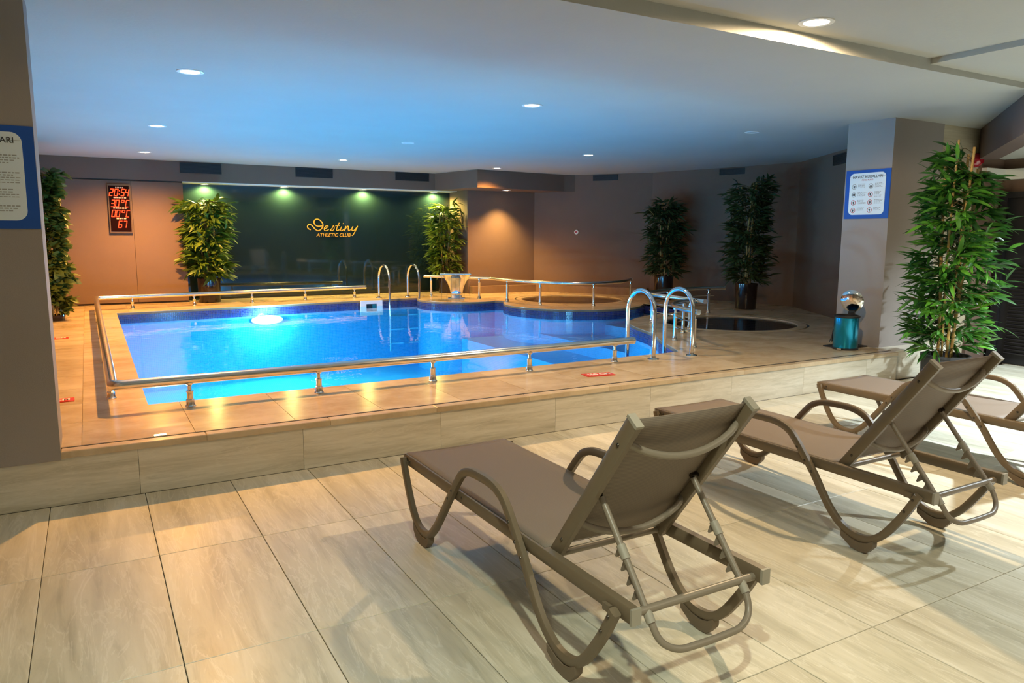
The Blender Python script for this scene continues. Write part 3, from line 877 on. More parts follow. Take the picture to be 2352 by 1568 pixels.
def ladder(x0, x1, yd, yp, ztop, label, flip=1):
    e = empty('pool_ladder', ((x0 + x1) / 2, yd, ZD)); tag(e, label, 'ladder', 'steel pool ladders')
    xm = (x0 + x1) / 2; dy = yp - yd; h = ztop - ZD; r = abs(dy) / 2
    pts = [(0, 0, 0.0), (0, 0.0, h - r)]
    for k in range(1, 12):
        a = pi * k / 12
        pts.append((0, dy / 2 - dy / 2 * cos(a), h - r + r * sin(a)))
    pts += [(0, dy, h - r), (0, dy, -0.95)]
    pts = [(p[0], p[1], p[2]) for p in pts]
    me = MB().tube(pts, 0.0215, 14).mesh('handle_tube', M['chrome'])
    fm = MB().lathe([(0.0, 0.0), (0.058, 0.0), (0.056, 0.006), (0.040, 0.010), (0.024, 0.014), (0.022, 0.03)], n=24).mesh('floor_flange', M['chrome'])
    for x in (x0 - xm, x1 - xm):
        ht = link_mesh('handle_tube', me, e, (x, 0, 0)); link_mesh('floor_flange', fm, ht)
    for k in range(3):
        MB().box(x0 - xm, x1 - xm, dy - 0.04, dy + 0.04, -0.30 - k * 0.26, -0.275 - k * 0.26).build('tread', M['chrome'], e, False)
ladder(4.727, 5.222, 5.515, 5.925, 0.965, 'steel pool ladder with two tall arched handles, nearest the loungers')
ladder(4.771, 5.355, 13.50, 12.92, 0.935, 'steel pool ladder with two arched handles before the glass wall')

# skimmer box in the far pool wall
e = empty('skimmer', (4.43, 12.965, ZD)); tag(e, 'white square skimmer opening in the far pool wall', 'skimmer')
sk = MB(); W_, H_ = 0.205, 0.135
sk.box(-W_, W_, -0.03, 0.0, -0.06, 0.0).box(-W_, W_, -0.03, 0.0, -2 * H_, -0.20).box(-W_, -0.10, -0.03, 0.0, -0.20, -0.06).box(0.10, W_, -0.03, 0.0, -0.20, -0.06)
sk.build('frame', M['whiteplastic'], e, False)
MB().box(-0.10, 0.10, -0.008, -0.002, -0.20, -0.06).build('flap', M['black'], e, False)
MB().box(0.02, 0.085, -0.014, -0.008, -0.19, -0.07).build('basket_lid', simple('skimmer_teal', (0.02, 0.16, 0.17), 0.3), e, False)

# waterfall spout
e = empty('waterfall_spout', (5.93, 12.52, ZD), R(-28)); tag(e, 'flared steel waterfall spout pouring into the pool', 'waterfall')
prof = [(0.10, 0.0, 0.10), (0.11, 0.10, 0.105), (0.105, 0.20, 0.125), (0.08, 0.30, 0.165), (0.03, 0.39, 0.215), (-0.05, 0.455, 0.255), (-0.14, 0.485, 0.275), (-0.23, 0.478, 0.285)]
sp = MB()
for (y, z, hw) in prof:
    for q in range(9):
        t = -1 + q / 4
        sp.v.append((hw * t, y + 0.03 * t * t, z))
for i in range(len(prof) - 1):
    for q in range(8):
        a = i * 9 + q; sp.f.append((a, a + 1, a + 10, a + 9))
o = sp.build('curved_sheet', M['chrome'], e, angle=60)
md = o.modifiers.new('solid', 'SOLIDIFY'); md.thickness = 0.022; md.offset = 0
MB().tube([(-0.285, -0.235, 0.476), (0.285, -0.235, 0.476)], 0.014, 10).build('lip', M['steel'], e)
MB().bbox(-0.16, 0.16, 0.02, 0.20, 0, 0.02, 0.006).build('base_plate', M['steel'], e, False)
wf = MB()
for q in range(7):
    x = -0.25 + 0.5 * q / 6 + random.uniform(-.02, .02)
    wf.tube([(x, -0.25 - 0.16 * t, 0.47 - 0.575 * t * t) for t in [k / 8 for k in range(9)]], 0.004 + 0.002 * random.random(), 6)
tag(wf.build('falling_water', M['streak'], e), kind='stuff')

# ================================================================== SIGNS AND SMALL THINGS
def rounded_rect(w_, h_, r, n=6):
    pts = []
    for cx, cy, a0 in ((w_ / 2 - r, h_ / 2 - r, 0), (-w_ / 2 + r, h_ / 2 - r, 90), (-w_ / 2 + r, -h_ / 2 + r, 180), (w_ / 2 - r, -h_ / 2 + r, 270)):
        for k in range(n + 1):
            a = R(a0 + 90 * k / n); pts.append((cx + r * cos(a), cy + r * sin(a)))
    return pts
STAND = Matrix.Rotation(R(90), 4, 'X')      # lays x,y drawings upright, facing local -Y
def rules_sign(loc, ang, label):
    e = empty('rules_sign', loc, ang); tag(e, label, 'sign', 'pool rules signs')
    S = 0.53
    MB().box(-S / 2, S / 2, -0.008, 0.0, -S / 2 + .005, S / 2 - .005).build('backboard', M['blue'], e, False)
    wpn = MB().prism(rounded_rect(0.425, 0.445, 0.05), 0.0, 0.0035).xform(Matrix.Translation((0, -0.008, 0.005)) @ STAND).build('white_panel', M['signwhite'], e, False)
    y = -0.0122
    def put(me, x, z, name):
        o = link_mesh(name, me, wpn); o.matrix_basis = Matrix.Translation((x, y, z)) @ STAND; return o
    put(text_mesh('HAVUZ KURALLARI', 0.041, M['ink'], extrude=0.0004, bold=0.0004), 0, 0.185, 'title_lettering')
    put(text_mesh('POOL RULES', 0.024, M['inkred'], extrude=0.0004), 0, 0.151, 'subtitle_lettering')
    MB().box(-0.205, -0.165, y, y + .001, 0.184, 0.187).build('title_rule', M['inkgrey'], wpn, False)
    MB().box(0.165, 0.205, y, y + .001, 0.184, 0.187).build('title_rule', M['inkgrey'], wpn, False)
    for cI, x in enumerate((-0.155, 0.045)):
        for rI, z in enumerate((0.085, -0.002, -0.087, -0.170)):
            red = rI >= 2 or (cI == 1 and rI == 1)
            ringm = MB().lathe([(0.0225, 0), (0.0225, 0.001), (0.0285, 0.001), (0.0285, 0)], n=24).xform(Matrix.Translation((x, y + .001, z)) @ STAND)
            ringm.build('icon_ring', M['inkred'] if red else M['inkgrey'], wpn, False)
            g = MB()
            if rI == 0 and cI == 0: g.box(x - .004, x + .004, y, y + .001, z - .018, z + .002).box(x - .012, x + .012, y, y + .001, z - .004, z + .006)
            elif rI == 0: g.box(x - .017, x + .017, y, y + .001, z - .014, z - .004).box(x - .012, x + .010, y, y + .001, z + .002, z + .009)
            elif rI == 1 and cI == 0: g.box(x - .016, x - .003, y, y + .001, z - .012, z + .013).box(x + .003, x + .016, y, y + .001, z - .012, z + .013)
            else: g.box(x - .005, x + .005, y, y + .001, z - .016, z + .012).box(x - .013, x + .010, y, y + .001, z - .002, z + .006)
            tag(g.build('icon_figure', M['ink'], wpn, False), kind='stuff')
            t = MB()
            rows = (3, 4, 3, 2)[rI] + 1
            for q in range(rows):
                zz = z + 0.026 - q * 0.0125
                L = random.uniform(0.055, 0.105)
                xx = x + 0.047
                while xx < x + 0.047 + L:
                    ww = random.uniform(0.008, 0.022)
                    t.box(xx, min(xx + ww, x + 0.15), y, y + .0008, zz - 0.003 if q < 2 else zz - .0022, zz + 0.003 if q < 2 else zz + .0022)
                    xx += ww + 0.005
            tag(t.build('small_print', M['inkgrey'], wpn, False), kind='stuff')
    return e
rules_sign((-0.467, 4.654, 1.780), 0, 'blue framed pool rules sign on the left pillar, cut by the frame edge')
rules_sign((7.369, 5.195, 1.950), R(-90), 'blue framed pool rules sign on the right pillar above the bin')

# digital clock
e = empty('digital_clock', (0.522, 14.139, 1.90)); tag(e, 'tall red digital clock and thermometer display on the far wall', 'clock')
MB().box(-0.168, 0.168, -0.045, 0, -0.40, 0.40).build('case', M['clockframe'], e, False)
cf_ = MB().box(-0.150, 0.150, -0.050, -0.044, -0.375, 0.375).build('face', M['clockface'], e, False)
SEG = {'0': 'abcdef', '2': 'abged', '5': 'afgcd', '4': 'fgbc', '3': 'abgcd', '6': 'afgecd', '7': 'abc', 'C': 'afed', 'o': 'abgf'}
def digit(ch, x, z, w_, h_, name='digit'):
    g = MB(); t = w_ * 0.20; yb = -0.054
    def hb(zc): g.box(x - w_ / 2 + t * .45, x + w_ / 2 - t * .45, yb, yb + .003, zc - t / 2, zc + t / 2)
    def vb(xc, za, zb): g.box(xc - t / 2, xc + t / 2, yb, yb + .003, za, zb)
    s = SEG[ch]; g_ = t * 0.3
    if 'a' in s: hb(z + h_ / 2 - t / 2)
    if 'g' in s: hb(z)
    if 'd' in s: hb(z - h_ / 2 + t / 2)
    if 'f' in s: vb(x - w_ / 2 + t / 2, z + g_, z + h_ / 2 - g_)
    if 'b' in s: vb(x + w_ / 2 - t / 2, z + g_, z + h_ / 2 - g_)
    if 'e' in s: vb(x - w_ / 2 + t / 2, z - h_ / 2 + g_, z - g_)
    if 'c' in s: vb(x + w_ / 2 - t / 2, z - h_ / 2 + g_, z - g_)
    g.v = [(px + 0.20 * (pz - z), py, pz) for px, py, pz in g.v]
    g.build(name, M['led'], cf_, False)
for ch, x in zip('2054', (-0.112, -0.042, 0.056, 0.118)): digit(ch, x, 0.265, 0.056, 0.118)
g = MB().box(0.002, 0.013, -0.054, -0.051, 0.285, 0.30).box(-0.004, 0.007, -0.054, -0.051, 0.232, 0.247); g.build('colon', M['led'], cf_, False)
for zc in (0.085, -0.080):
    for ch, x in zip('30' if zc > 0 else '00', (-0.098, -0.034)): digit(ch, x, zc, 0.056, 0.118)
    digit('o', 0.045, zc + 0.018, 0.050, 0.082, 'degree_mark'); digit('C', 0.113, zc, 0.054, 0.118, 'celsius_mark')
for ch, x in zip('67', (-0.012, 0.058)): digit(ch, x, -0.255, 0.056, 0.118)
for zc, ww in ((0.345, 0.05), (0.180, 0.085), (0.010, 0.10), (-0.160, 0.06)):
    t = MB(); x = -ww
    while x < ww:
        l_ = random.uniform(.018, .034); t.box(x, x + l_, -0.0535, -0.0505, zc - .011, zc + .011); x += l_ + .008
    tag(t.build('caption_print', M['caption'], cf_, False), kind='stuff')

# red depth tiles on the deck
def depth_tile(loc, ang, label):
    e = empty('depth_marker', loc, ang); tag(e, label, 'marker', 'red depth markers on the deck')
    MB().bbox(-0.135, 0.135, -0.062, 0.062, 0, 0.007, 0.002).build('plate', M['red'], e, False)
    link_mesh('lettering', text_mesh('150 CM', 0.092, M['whitepaint'], extrude=0.0005, bold=0.0022, sx=0.72), e, (0, 0, 0.0077))
depth_tile((3.765, 5.10, ZD), R(-8), 'red 150 CM depth marker on the deck edge before the near ladder')
depth_tile((-0.285, 6.12, ZD), 0, 'red depth marker beside the left pillar, the nearer one')
depth_tile((-0.385, 9.82, ZD), 0, 'red depth marker on the left deck, the farther one')
e = empty('step_glint', (0.306, 4.772, ZD)); tag(e, 'small glowing rectangle standing for a lamp glint on the step edge', 'glint')  # emissive rectangle added for a lamp reflection on the step edge
MB().box(-0.038, 0.038, -0.020, 0.020, 0.0, 0.004).build('glint_border', M['steel'], e, False)
MB().box(-0.032, 0.032, -0.015, 0.015, 0.004, 0.006).build('lens', simple('step_glint_glow', (1, 1, 1), 0.4, emit=(1.0, 0.80, 0.35), es=6), e, False)  # the glint itself, painted as emission; no lamp sits here

# pedal bin with open lid
e = empty('pedal_bin', (6.985, 5.06, ZD), R(-72)); tag(e, 'teal metal pedal bin with its round chrome lid open', 'bin')
rb = 0.124
MB().lathe([(0.0, 0.012), (rb - .004, 0.012), (rb, 0.02), (rb, 0.345), (rb - .006, 0.352), (rb - .008, 0.1), (0, 0.1)], n=40).build('body', M['bin'], e)
MB().lathe([(0.0, 0.0), (rb + .006, 0.0), (rb + .008, 0.016), (rb + .001, 0.020)], n=40).build('base_ring', M['black'], e)
MB().lathe([(rb + .001, 0.338), (rb + .007, 0.342), (rb + .007, 0.360), (rb - .012, 0.366), (rb - .014, 0.30)], n=40).build('top_rim', M['black'], e)
MB().lathe([(0.0, 0.030), (0.05, 0.027), (0.085, 0.020), (0.108, 0.010), (0.120, 0.0), (0.117, -0.006), (0.0, 0.006)], n=36).xform(Matrix.Translation((0.0, 0.125, 0.505)) @ Matrix.Rotation(R(97), 4, 'X')).build('lid', M['chrome'], e)
MB().box(-0.03, 0.03, 0.118, 0.160, 0.345, 0.395).build('hinge', M['black'], e, False)
MB().box(-0.022, 0.022, -0.185, -0.11, 0.012, 0.024).build('pedal', M['chrome'], e, False)
MB().tube(round_corners([(-0.14, 0.02, 0.20), (-0.15, 0.02, 0.12), (-0.165, 0.0, 0.06)], .02), 0.005, 8).build('carry_handle', M['black'], e)
tag(MB().bbox(-0.20, 0.20, -0.13, 0.13, 0, 0.012, 0.003).build('black_strip', M['black'], None, False, loc=(7.14, 5.17, ZD), rot=(0, 0, R(0))), 'thin black strip at the foot of the right pillar behind the bin', 'mat')  # thin black slab along the foot of the pillar

# louvred door
dr = struct(empty('door_1', (9.47, 4.30, 0)))
def dpart(n_, x0, x1, y0, y1, z0, z1, mt): return MB().box(x0 - 9.47, x1 - 9.47, y0 - 4.30, y1 - 4.30, z0, z1).build(n_, mt, dr, False)
dpart('door_frame', 9.40, 9.50, 4.80, 4.88, 0, 2.02, M['door']); dpart('door_frame', 9.40, 9.50, 3.72, 3.80, 0, 2.02, M['door']); dpart('door_frame', 9.40, 9.50, 3.80, 4.80, 1.95, 2.02, M['door'])
dl = dpart('door_leaf', 9.445, 9.48, 3.80, 4.80, 0.01, 1.95, M['door'])
for i in range(26):
    z = 0.14 + i * 0.042
    MB().box(-0.018, 0.008, -0.40, 0.40, -0.005, 0.005).build('louver', simple('louver_black', (0.02, 0.016, 0.016), 0.35) if i == 0 else bpy.data.materials['louver_black'], dl, False, loc=(9.438 - 9.47, 0, z), rot=(0, R(-35), 0))
tag(MB().lathe([(0.0, 0.085), (0.045, 0.078), (0.075, 0.045), (0.085, 0.0), (0.0, 0.0)], n=28).xform(Matrix.Rotation(R(90), 4, 'X')).build('alarm_bell', M['redgloss'], None, loc=(8.93, 4.955, 2.37)), 'round red alarm dome high on the stone wall above the bamboo', 'alarm')

# ================================================================== LOUNGERS
def lounger(label, group):
    e = empty('sun_lounger', (0, 0, 0)); tag(e, label, 'sun lounger', group)
    side = [(3.462, .372), (3.455, .350), (3.410, .253), (3.343, .140), (3.262, .074), (3.150, .070), (3.062, .134), (2.976, .236), (2.893, .341), (2.812, .440), (2.760, .490), (2.690, .516), (2.590, .523), (2.490, .520), (2.415, .495), (2.362, .448), (2.302, .376), (2.240, .300), (2.190, .226), (2.139, .158), (2.078, .102), (2.000, .068), (1.915, .074), (1.850, .119), (1.786, .203), (1.736, .283), (1.697, .356)]
    Y0 = 2.55
    sec = [(-.010, -.0175), (.010, -.0175), (.0145, -.012), (.0145, .012), (.010, .0175), (-.010, .0175), (-.0145, .012), (-.0145, -.012)]
    fin = smooth_path([(0, y - Y0, z) for y, z in side], 4)
    sm = MB().sweep(fin, sec, ref=(1, 0, 0)).mesh('side_frame', M['frame'], angle=50)
    rail = MB()
    rail.sweep([(0, 0.935, .357), (0, -0.905, .357)], [(-.014, -.026), (.014, -.026), (.018, -.021), (.018, .021), (.014, .026), (-.014, .026), (-.018, .021), (-.018, -.021)], ref=(1, 0, 0))
    railm = rail.mesh('seat_rail', M['frame'], angle=50)
    capm = MB().box(-.0185, .0185, -0.010, 0.0, -.0265, .0265).mesh('end_cap', M['cap'], False)
    HB = Vector((0, -0.425, .372)); TB = Vector((0, -0.838, .940)); bd = (TB - HB).normalized()
    bn = Vector((0, -bd.z, bd.y))        # backrest normal, pointing back-down
    bn = Vector((0, bd.z, -bd.y))        # towards the seat side
    bsec = [(-.010, -.027), (.010, -.027), (.014, -.022), (.014, .022), (.010, .027), (-.010, .027), (-.014, .022), (-.014, -.022)]
    bm = MB().sweep([HB - bd * .03, TB], bsec, ref=(1, 0, 0)).mesh('back_rail', M['frame'], angle=50)
    bcap = MB().sweep([TB, TB + bd * .012], [(-.0145, -.0275), (.0145, -.0275), (.0145, .0275), (-.0145, .0275)], ref=(1, 0, 0)).mesh('end_cap', M['cap'], False)
    boltm = MB().lathe([(0.0, 0.005), (0.004, 0.0045), (0.0065, 0.0015), (0.007, 0)], n=10).xform(Matrix.Rotation(R(90), 4, 'Y')).mesh('bolt', M['bolt'])
    def padm(pts):
        mb = MB(); up_ = [Vector((0, y - Y0, z)) for y, z in pts]; n = len(up_)
        for sx in (-.0175, .0175):
            for p in up_: mb.v.append((sx, p.y, p.z - 0.0165))
        for sx in (-.0175, .0175):
            for i, p in enumerate(up_):
                t = i / (n - 1); mb.v.append((sx * .9, p.y, max(0.0, min(p.z - .02, 0.0 + 0.045 * abs(2 * t - 1) ** 2.5))))
        for i in range(n - 1):
            mb.f += [(i, i + 1, n + i + 1, n + i), (2 * n + i, 3 * n + i, 3 * n + i + 1, 2 * n + i + 1), (i, 2 * n + i, 2 * n + i + 1, i + 1), (n + i, n + i + 1, 3 * n + i + 1, 3 * n + i)]
        mb.f += [(0, n, 3 * n, 2 * n), (n - 1, 3 * n - 1, 4 * n - 1, 2 * n - 1)]
        return mb.mesh('foot_pad', M['pad'], angle=50)
    pf = padm([(3.300, .100), (3.262, .076), (3.205, .062), (3.150, .070), (3.118, .092)])
    pr = padm([(2.060, .090), (2.000, .068), (1.955, .062), (1.915, .074), (1.885, .094)])
    for s in (-1, 1):
        sf = link_mesh('side_frame', sm, e, (s * .3125, 0, 0))
        link_mesh('foot_pad', pf, sf); link_mesh('foot_pad', pr, sf)
        sr = link_mesh('seat_rail', railm, e, (s * .279, 0, 0))
        link_mesh('end_cap', capm, sr, (0, -0.905, .357))
        link_mesh('end_cap', capm, sr, (0, 0.945, .357))
        br_ = link_mesh('back_rail', bm, e, (s * .246, 0, 0)); link_mesh('end_cap', bcap, br_)
        for (y, z, x) in ((0.307, .385, .327), (0.345, .338, .327), (0.26, .36, .297), (0.86, .36, .297), (-0.205, .42, .327), (-0.255, .36, .327), (-0.30, .315, .327), (-0.835, .335, .327), (-0.80, .27, .327)):
            b = link_mesh('bolt', boltm, e, (s * x, y, z)); sub(b, sf if x > .3 else sr)
            if s < 0: b.rotation_euler = (0, 0, pi)
        for q in (0.08, 0.60):
            p = HB + bd * q; b = link_mesh('bolt', boltm, e, (s * .260, p.y, p.z)); sub(b, br_)
            if s < 0: b.rotation_euler = (0, 0, pi)
        # blocks between side frame and rail
        for y in (0.365, -0.25, -0.80, 0.90):
            MB().box(-.012, .012, -.018, .018, -.012, .012).build('spacer', M['frame'], sr, False, loc=(s * .0185, y, .345))
    # sling seat
    def sheet(name, p0, p1, hw, n, sag, nrm, tk=0.003):
        mb = MB(); nx = 12
        for i in range(n + 1):
            t = i / n; c = p0.lerp(p1, t)
            for j in range(nx + 1):
                u = -1 + 2 * j / nx
                d = nrm * (-sag * (1 - u * u) * min(1, 4 * t + .3) * min(1, 4 * (1 - t) + .3))
                mb.v.append((u * hw, c.y + d.y, c.z + d.z))
        for i in range(n):
            for j in range(nx):
                a = i * (nx + 1) + j; mb.f.append((a, a + 1, a + nx + 2, a + nx + 1))
        o = mb.build(name, M['fabric'], e)
        md = o.modifiers.new('solid', 'SOLIDIFY'); md.thickness = tk; md.offset = 0
        return o
    sheet('seat_sling', Vector((0, -0.40, .383)), Vector((0, 0.94, .383)), .283, 20, 0.012, Vector((0, 0, 1)))
    MB().tube([(-.279, .928, .374), (.279, .928, .374)], 0.010, 10).build('front_bar', M['frame'], e)
    sheet('back_sling', HB + bd * .03 + bn * .012, TB + bn * .012, .242, 12, 0.010, bn)
    # bowed braces behind the backrest
    for q, bow in ((0.19, .075), (0.615, .075)):
        pts = []
        for k in range(13):
            u = -1 + 2 * k / 12
            p = HB + bd * (q - 0.045 * (1 - u * u)) - bn * (0.004 + bow * (1 - u * u) ** .8 * .75)
            pts.append((u * .238, p.y, p.z))
        MB().tube(pts, 0.0125, 10).build('brace', M['propm'], e)
    # cross bars between the seat rails
    MB().tube([(-.265, -0.405, .352), (.265, -0.405, .352)], 0.0135, 12).build('cross_bar', M['propm'], e)
    MB().tube([(-.265, -0.872, .345), (.265, -0.872, .345)], 0.0135, 12).build('cross_bar', M['propm'], e)
    # U-shaped prop with notched plates
    pp = [(-.205, -.628, .632), (-.205, -.790, .440), (-.205, -.888, .322), (-.19, -.925, .262), (-.14, -.945, .232), (-.07, -.950, .226), (.07, -.950, .226), (.14, -.945, .232), (.19, -.925, .262), (.205, -.888, .322), (.205, -.790, .440), (.205, -.628, .632)]
    pr_ = smooth_path(pp, 5)
    prp = MB().tube(pr_, 0.0115, 10).build('prop', M['propm'], e)
    d2 = (Vector((-.888, .322)) - Vector((-.735, .505))); L = d2.length; d2.normalize(); n2 = Vector((d2.y * -1, d2.x)); n2 = n2 if n2.x > 0 else -n2
    for s in (-1, 1):
        poly = []
        base0 = Vector((-.735, .505))
        poly.append(base0 + n2 * -.004)
        nt_ = 5
        for i in range(nt_):
            a0 = base0 + d2 * (L * i / nt_)
            poly += [a0 + n2 * .012, a0 + d2 * (L / nt_ * .42) + n2 * .046, a0 + d2 * (L / nt_ * .55) + n2 * .044, a0 + d2 * (L / nt_ * .60) + n2 * .016, a0 + d2 * (L / nt_ * .85) + n2 * .013]
        poly.append(base0 + d2 * L + n2 * .010); poly.append(base0 + d2 * L + n2 * -.004)
        mb = MB(); n = len(poly)
        for sx in (-.004, .004):
            mb.v += [(sx, p.x, p.y) for p in poly]
        # triangulated as a strip against the straight back edge
        mb.f.append(tuple(range(n))); mb.f.append(tuple(reversed(range(n, 2 * n))))
        for i in range(n):
            j = (i + 1) % n; mb.f.append((j, i, n + i, n + j))
        mb.build('notched_plate', M['propm'], prp, False, loc=(s * .205, 0, 0))
        for f0 in (0.0, 0.86):
            a0 = base0 + d2 * (L * f0); a1 = base0 + d2 * (L * (f0 + .20))
            MB().tube([(0, a0.x, a0.y), (0, a1.x, a1.y)], 0.0155, 12).build('sleeve', M['cap'], prp, loc=(s * .205, 0, 0))
        p = HB + bd * .33
        MB().tube([(s * .20, p.y, p.z), (s * .25, p.y, p.z)], 0.009, 10).build('pivot', M['bolt'], prp)
    return e
LG = 'taupe sun loungers beside the step'
l1 = lounger('taupe sling lounger nearest the camera, wholly in view', LG)
l1.location = (1.648, 2.55, 0)
l2 = copy_tree(l1); l2['label'] = 'taupe sling lounger in the middle of the row of three'
l2.location = (3.455, 2.71, 0)
l3 = copy_tree(l1); l3['label'] = 'taupe sling lounger farthest right, its back cut by the frame edge'
l3.location = (5.16, 2.80, 0)

# ================================================================== PLANTS
def leaf_shape(L, w_, droop=0.15):
    n = 4; vs_ = []; fs_ = []
    for i in range(n + 1):
        t = i / n
        hw = w_ * 0.5 * (sin(pi * min(1, t * 0.9 + 0.08)) ** 0.8) if 0 < i < n else 0.0
        x = L * t; z = -droop * L * t * t
        if hw == 0: vs_.append((x, 0, z))
        else: vs_ += [(x, -hw, z + hw * 0.25), (x, 0, z), (x, hw, z + hw * 0.25)]
    fs_ += [(0, 1, 2), (0, 2, 3)]
    for i in range(n - 2):
        b = 1 + 3 * i
        fs_ += [(b, b + 3, b + 4, b + 1), (b + 1, b + 4, b + 5, b + 2)]
    b = 1 + 3 * (n - 2); e_ = b + 3
    fs_ += [(b, e_, b + 1), (b + 1, e_, b + 2)]
    return vs_, fs_
def leaf_matrix(p, d, rng, s=1.0):
    d = Vector(d).normalized()
    u = d.cross(Vector((0, 0, 1)))
    if u.length < 1e-3: u = Vector((1, 0, 0))
    u.normalize(); v = u.cross(d)
    a = rng.uniform(-0.9, 0.9)
    y = (-u) * cos(a) + v * sin(a); z = d.cross(y)
    mt = Matrix((d * s, y * s, z * s)).transposed().to_4x4()
    mt.translation = p
    return mt
def join_leaves(mats, shape):
    V = np.array(shape[0]); out = []; fs_ = []; n = len(V)
    Vh = np.c_[V, np.ones(n)]
    for q, mt in enumerate(mats):
        out.append((Vh @ np.array(mt).T)[:, :3]); fs_ += [tuple(i + q * n for i in f) for f in shape[1]]
    return np.concatenate(out).tolist() if out else [], fs_
def bamboo(name, loc, ztop, rad, pot_r, pot_h, n_br, leaf, lm, label, seed, pot_mat, canes=4, group='potted bamboo plants', singles=0, per=7, cat='plant', taper=0.0, up_tilt=0.25, lim=None):
    rng = random.Random(seed)
    e = empty(name, loc); tag(e, label, cat, group)
    prof = [(0.0, 0.0), (pot_r * 0.93, 0.0), (pot_r * 0.95, 0.01), (pot_r, pot_h - 0.03), (pot_r * 1.03, pot_h - 0.028), (pot_r * 1.03, pot_h), (pot_r * 0.95, pot_h), (pot_r * 0.93, pot_h - 0.05)]
    pt = MB().lathe(prof, n=36).build('pot', pot_mat, e)
    MB().lathe([(0.0, pot_h - 0.035), (pot_r * 0.5, pot_h - 0.03), (pot_r * 0.94, pot_h - 0.045)], n=24).build('soil', M['soil'], pt)
    H = ztop - loc[2]
    mats, twigs = [], MB()
    for c in range(canes):
        a = 2 * pi * c / canes + rng.uniform(-.5, .5)
        r0 = pot_r * rng.uniform(0.15, 0.6); r1 = rad * rng.uniform(0.10, 0.42)
        base = Vector((r0 * cos(a), r0 * sin(a), pot_h - 0.05)); top = Vector((r1 * cos(a + .3), r1 * sin(a + .3), H * rng.uniform(0.80, 0.92)))
        path = []
        for k in range(9):
            t = k / 8; p = base.lerp(top, t); p.x += 0.02 * sin(5 * t + c); path.append(p)
        cr = rng.uniform(0.010, 0.016)
        cm = MB()
        rings = []
        cm.tube(path, cr, 8)
        for k in range(1, 8):
            p = path[k]; cm.tube([p - Vector((0, 0, .006)), p + Vector((0, 0, .006))], cr * 1.25, 8)
        cm.build('cane', M['cane'], e)
        nb = n_br // canes
        for q in range(nb):
            t = (q + rng.random()) / nb
            zt = 0.02 + 0.96 * t
            p = base.lerp(top, zt)
            a2 = rng.uniform(0, 2 * pi)
            R_ = rad * (1 - taper * max(0, t - .55) / .45) * rng.uniform(0.55, 1.0)
            ext = Vector((cos(a2) * R_, sin(a2) * R_, p.z)) - Vector((p.x, p.y, p.z))
            L = ext.length * rng.uniform(0.6, 0.95)
            d = (ext.normalized() + Vector((0, 0, up_tilt + rng.uniform(-.15, .25)))).normalized()
            tip = p + d * L
            if lim and not lim(tip + Vector(loc)): continue
            mid = p.lerp(tip, .5) + Vector((0, 0, 0.03))
            twigs.tube([p, mid, tip], 0.0028, 4)
            for s in range(per):
                f = 0.35 + 0.65 * (s + 1) / per
                lp = p.lerp(tip, f) + Vector((0, 0, 0.03 * (1 - abs(2 * f - 1))))
                ld = d + Vector((rng.uniform(-.8, .8), rng.uniform(-.8, .8), rng.uniform(-.7, .35)))
                if lp.z < pot_h - .12: continue
                if lim:
                    a3 = lp + Vector(loc); b3 = a3 + ld.normalized() * leaf[0] * 1.1
                    if not (lim(a3) and lim(b3)): continue
                mats.append(leaf_matrix(lp, ld, rng, rng.uniform(.7, 1.2)))
    tag(twigs.build('twigs', M['twig'], e), kind='stuff')
    shape = leaf_shape(*leaf)
    if singles:
        cp = Vector((0, 0, 1.5)) - Vector(loc)
        dc = Vector((cp.x, cp.y, 0)).normalized()
        mats.sort(key=lambda m_: -(m_.translation.dot(dc) + 0.3 * m_.to_scale().x))
        me = bpy.data.meshes.new('leaf'); me.from_pydata(shape[0], [], shape[1]); me.materials.append(lm)
        me.polygons.foreach_set('use_smooth', [True] * len(me.polygons))
        for m_ in mats[:singles]:
            o = link_mesh('leaf', me, e); o.matrix_local = m_
        mats = mats[singles:]
    vs_, fs_ = join_leaves(mats, shape)
    me = bpy.data.meshes.new('foliage'); me.from_pydata(vs_, [], fs_); me.materials.append(lm)
    me.polygons.foreach_set('use_smooth', [True] * len(me.polygons))
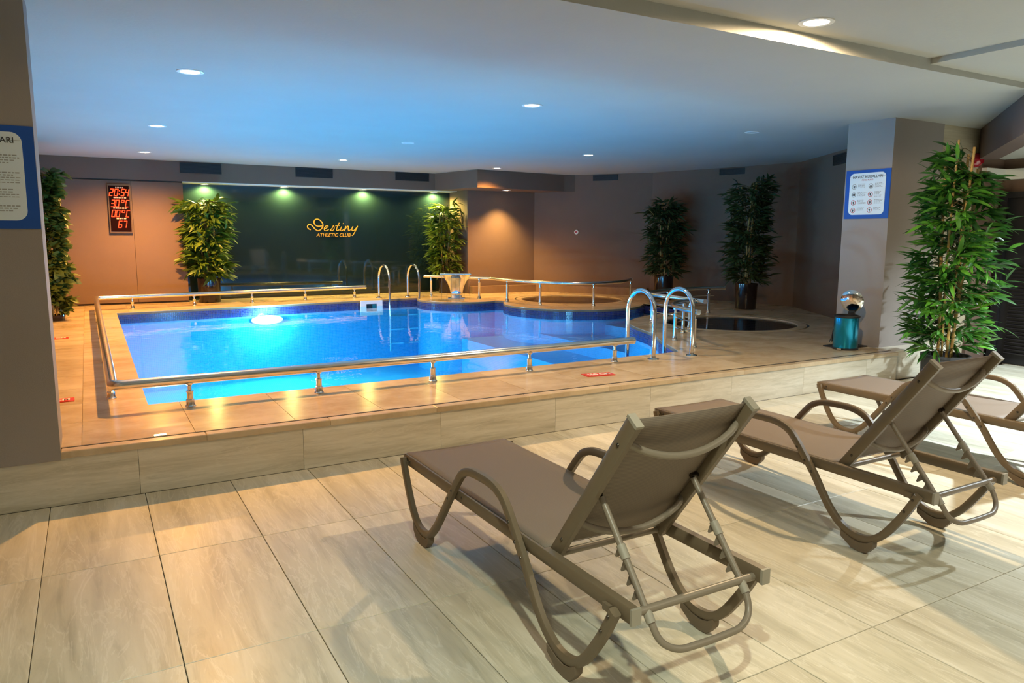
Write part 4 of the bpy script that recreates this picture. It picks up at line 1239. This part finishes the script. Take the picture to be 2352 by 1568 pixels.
    tag(link_mesh('foliage', me, e), kind='stuff')
    return e
bamboo('potted_bamboo', (7.34, 4.19, 0), 2.68, 0.52, 0.215, 0.345, 250, (0.20, 0.038, 0.22), M['leaf'], 'bright green potted bamboo before the right pillar, largest of the plants', 11, M['pot'], canes=5, singles=300, per=9, taper=0.50, lim=lambda p: p.y < 4.685 and p.z < 2.68 and not (p.z > 2.12 and p.x - 1.74 * p.y > 0.06) and not (p.z > 2.33 and (p.x - 6.90) * 1.56 - (p.y - 3.42) * 2.12 > -0.05))
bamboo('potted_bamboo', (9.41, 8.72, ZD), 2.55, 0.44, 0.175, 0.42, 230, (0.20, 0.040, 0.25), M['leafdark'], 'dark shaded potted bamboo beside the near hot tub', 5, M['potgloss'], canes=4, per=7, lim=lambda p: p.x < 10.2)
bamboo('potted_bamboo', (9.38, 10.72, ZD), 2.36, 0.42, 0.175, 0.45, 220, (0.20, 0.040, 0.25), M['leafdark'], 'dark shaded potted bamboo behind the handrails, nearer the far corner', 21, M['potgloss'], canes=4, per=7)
bamboo('potted_bamboo', (1.82, 13.93, ZD), 2.30, 0.46, 0.19, 0.42, 190, (0.24, 0.055, 0.35), M['leafyellow'], 'yellow-lit leafy potted bamboo at left end of the glass wall', 33, M['potgloss'], canes=4, per=7, lim=lambda p: p.z < 2.36 and p.y < (14.12 if p.x < 1.53 else 14.46))
bamboo('potted_bamboo', (6.42, 14.02, ZD), 2.27, 0.40, 0.17, 0.40, 190, (0.21, 0.040, 0.30), M['leafyellow'], 'potted bamboo at right end of the glass wall behind the waterfall', 41, M['potgloss'], canes=4, per=7, lim=lambda p: p.z < 2.36 and p.y < 14.46 and not (p.x > 6.71 and p.y > 13.64))
bamboo('potted_creeper', (-0.44, 11.9, ZD), 2.66, 0.27, 0.12, 0.08, 280, (0.13, 0.085, 0.25), M['leafivy'], 'tall leafy green climber half hidden behind the left pillar', 52, M['potgloss'], canes=3, per=8, group='tall leafy climbers', lim=lambda p: p.x > -0.71 and p.z < 2.70)
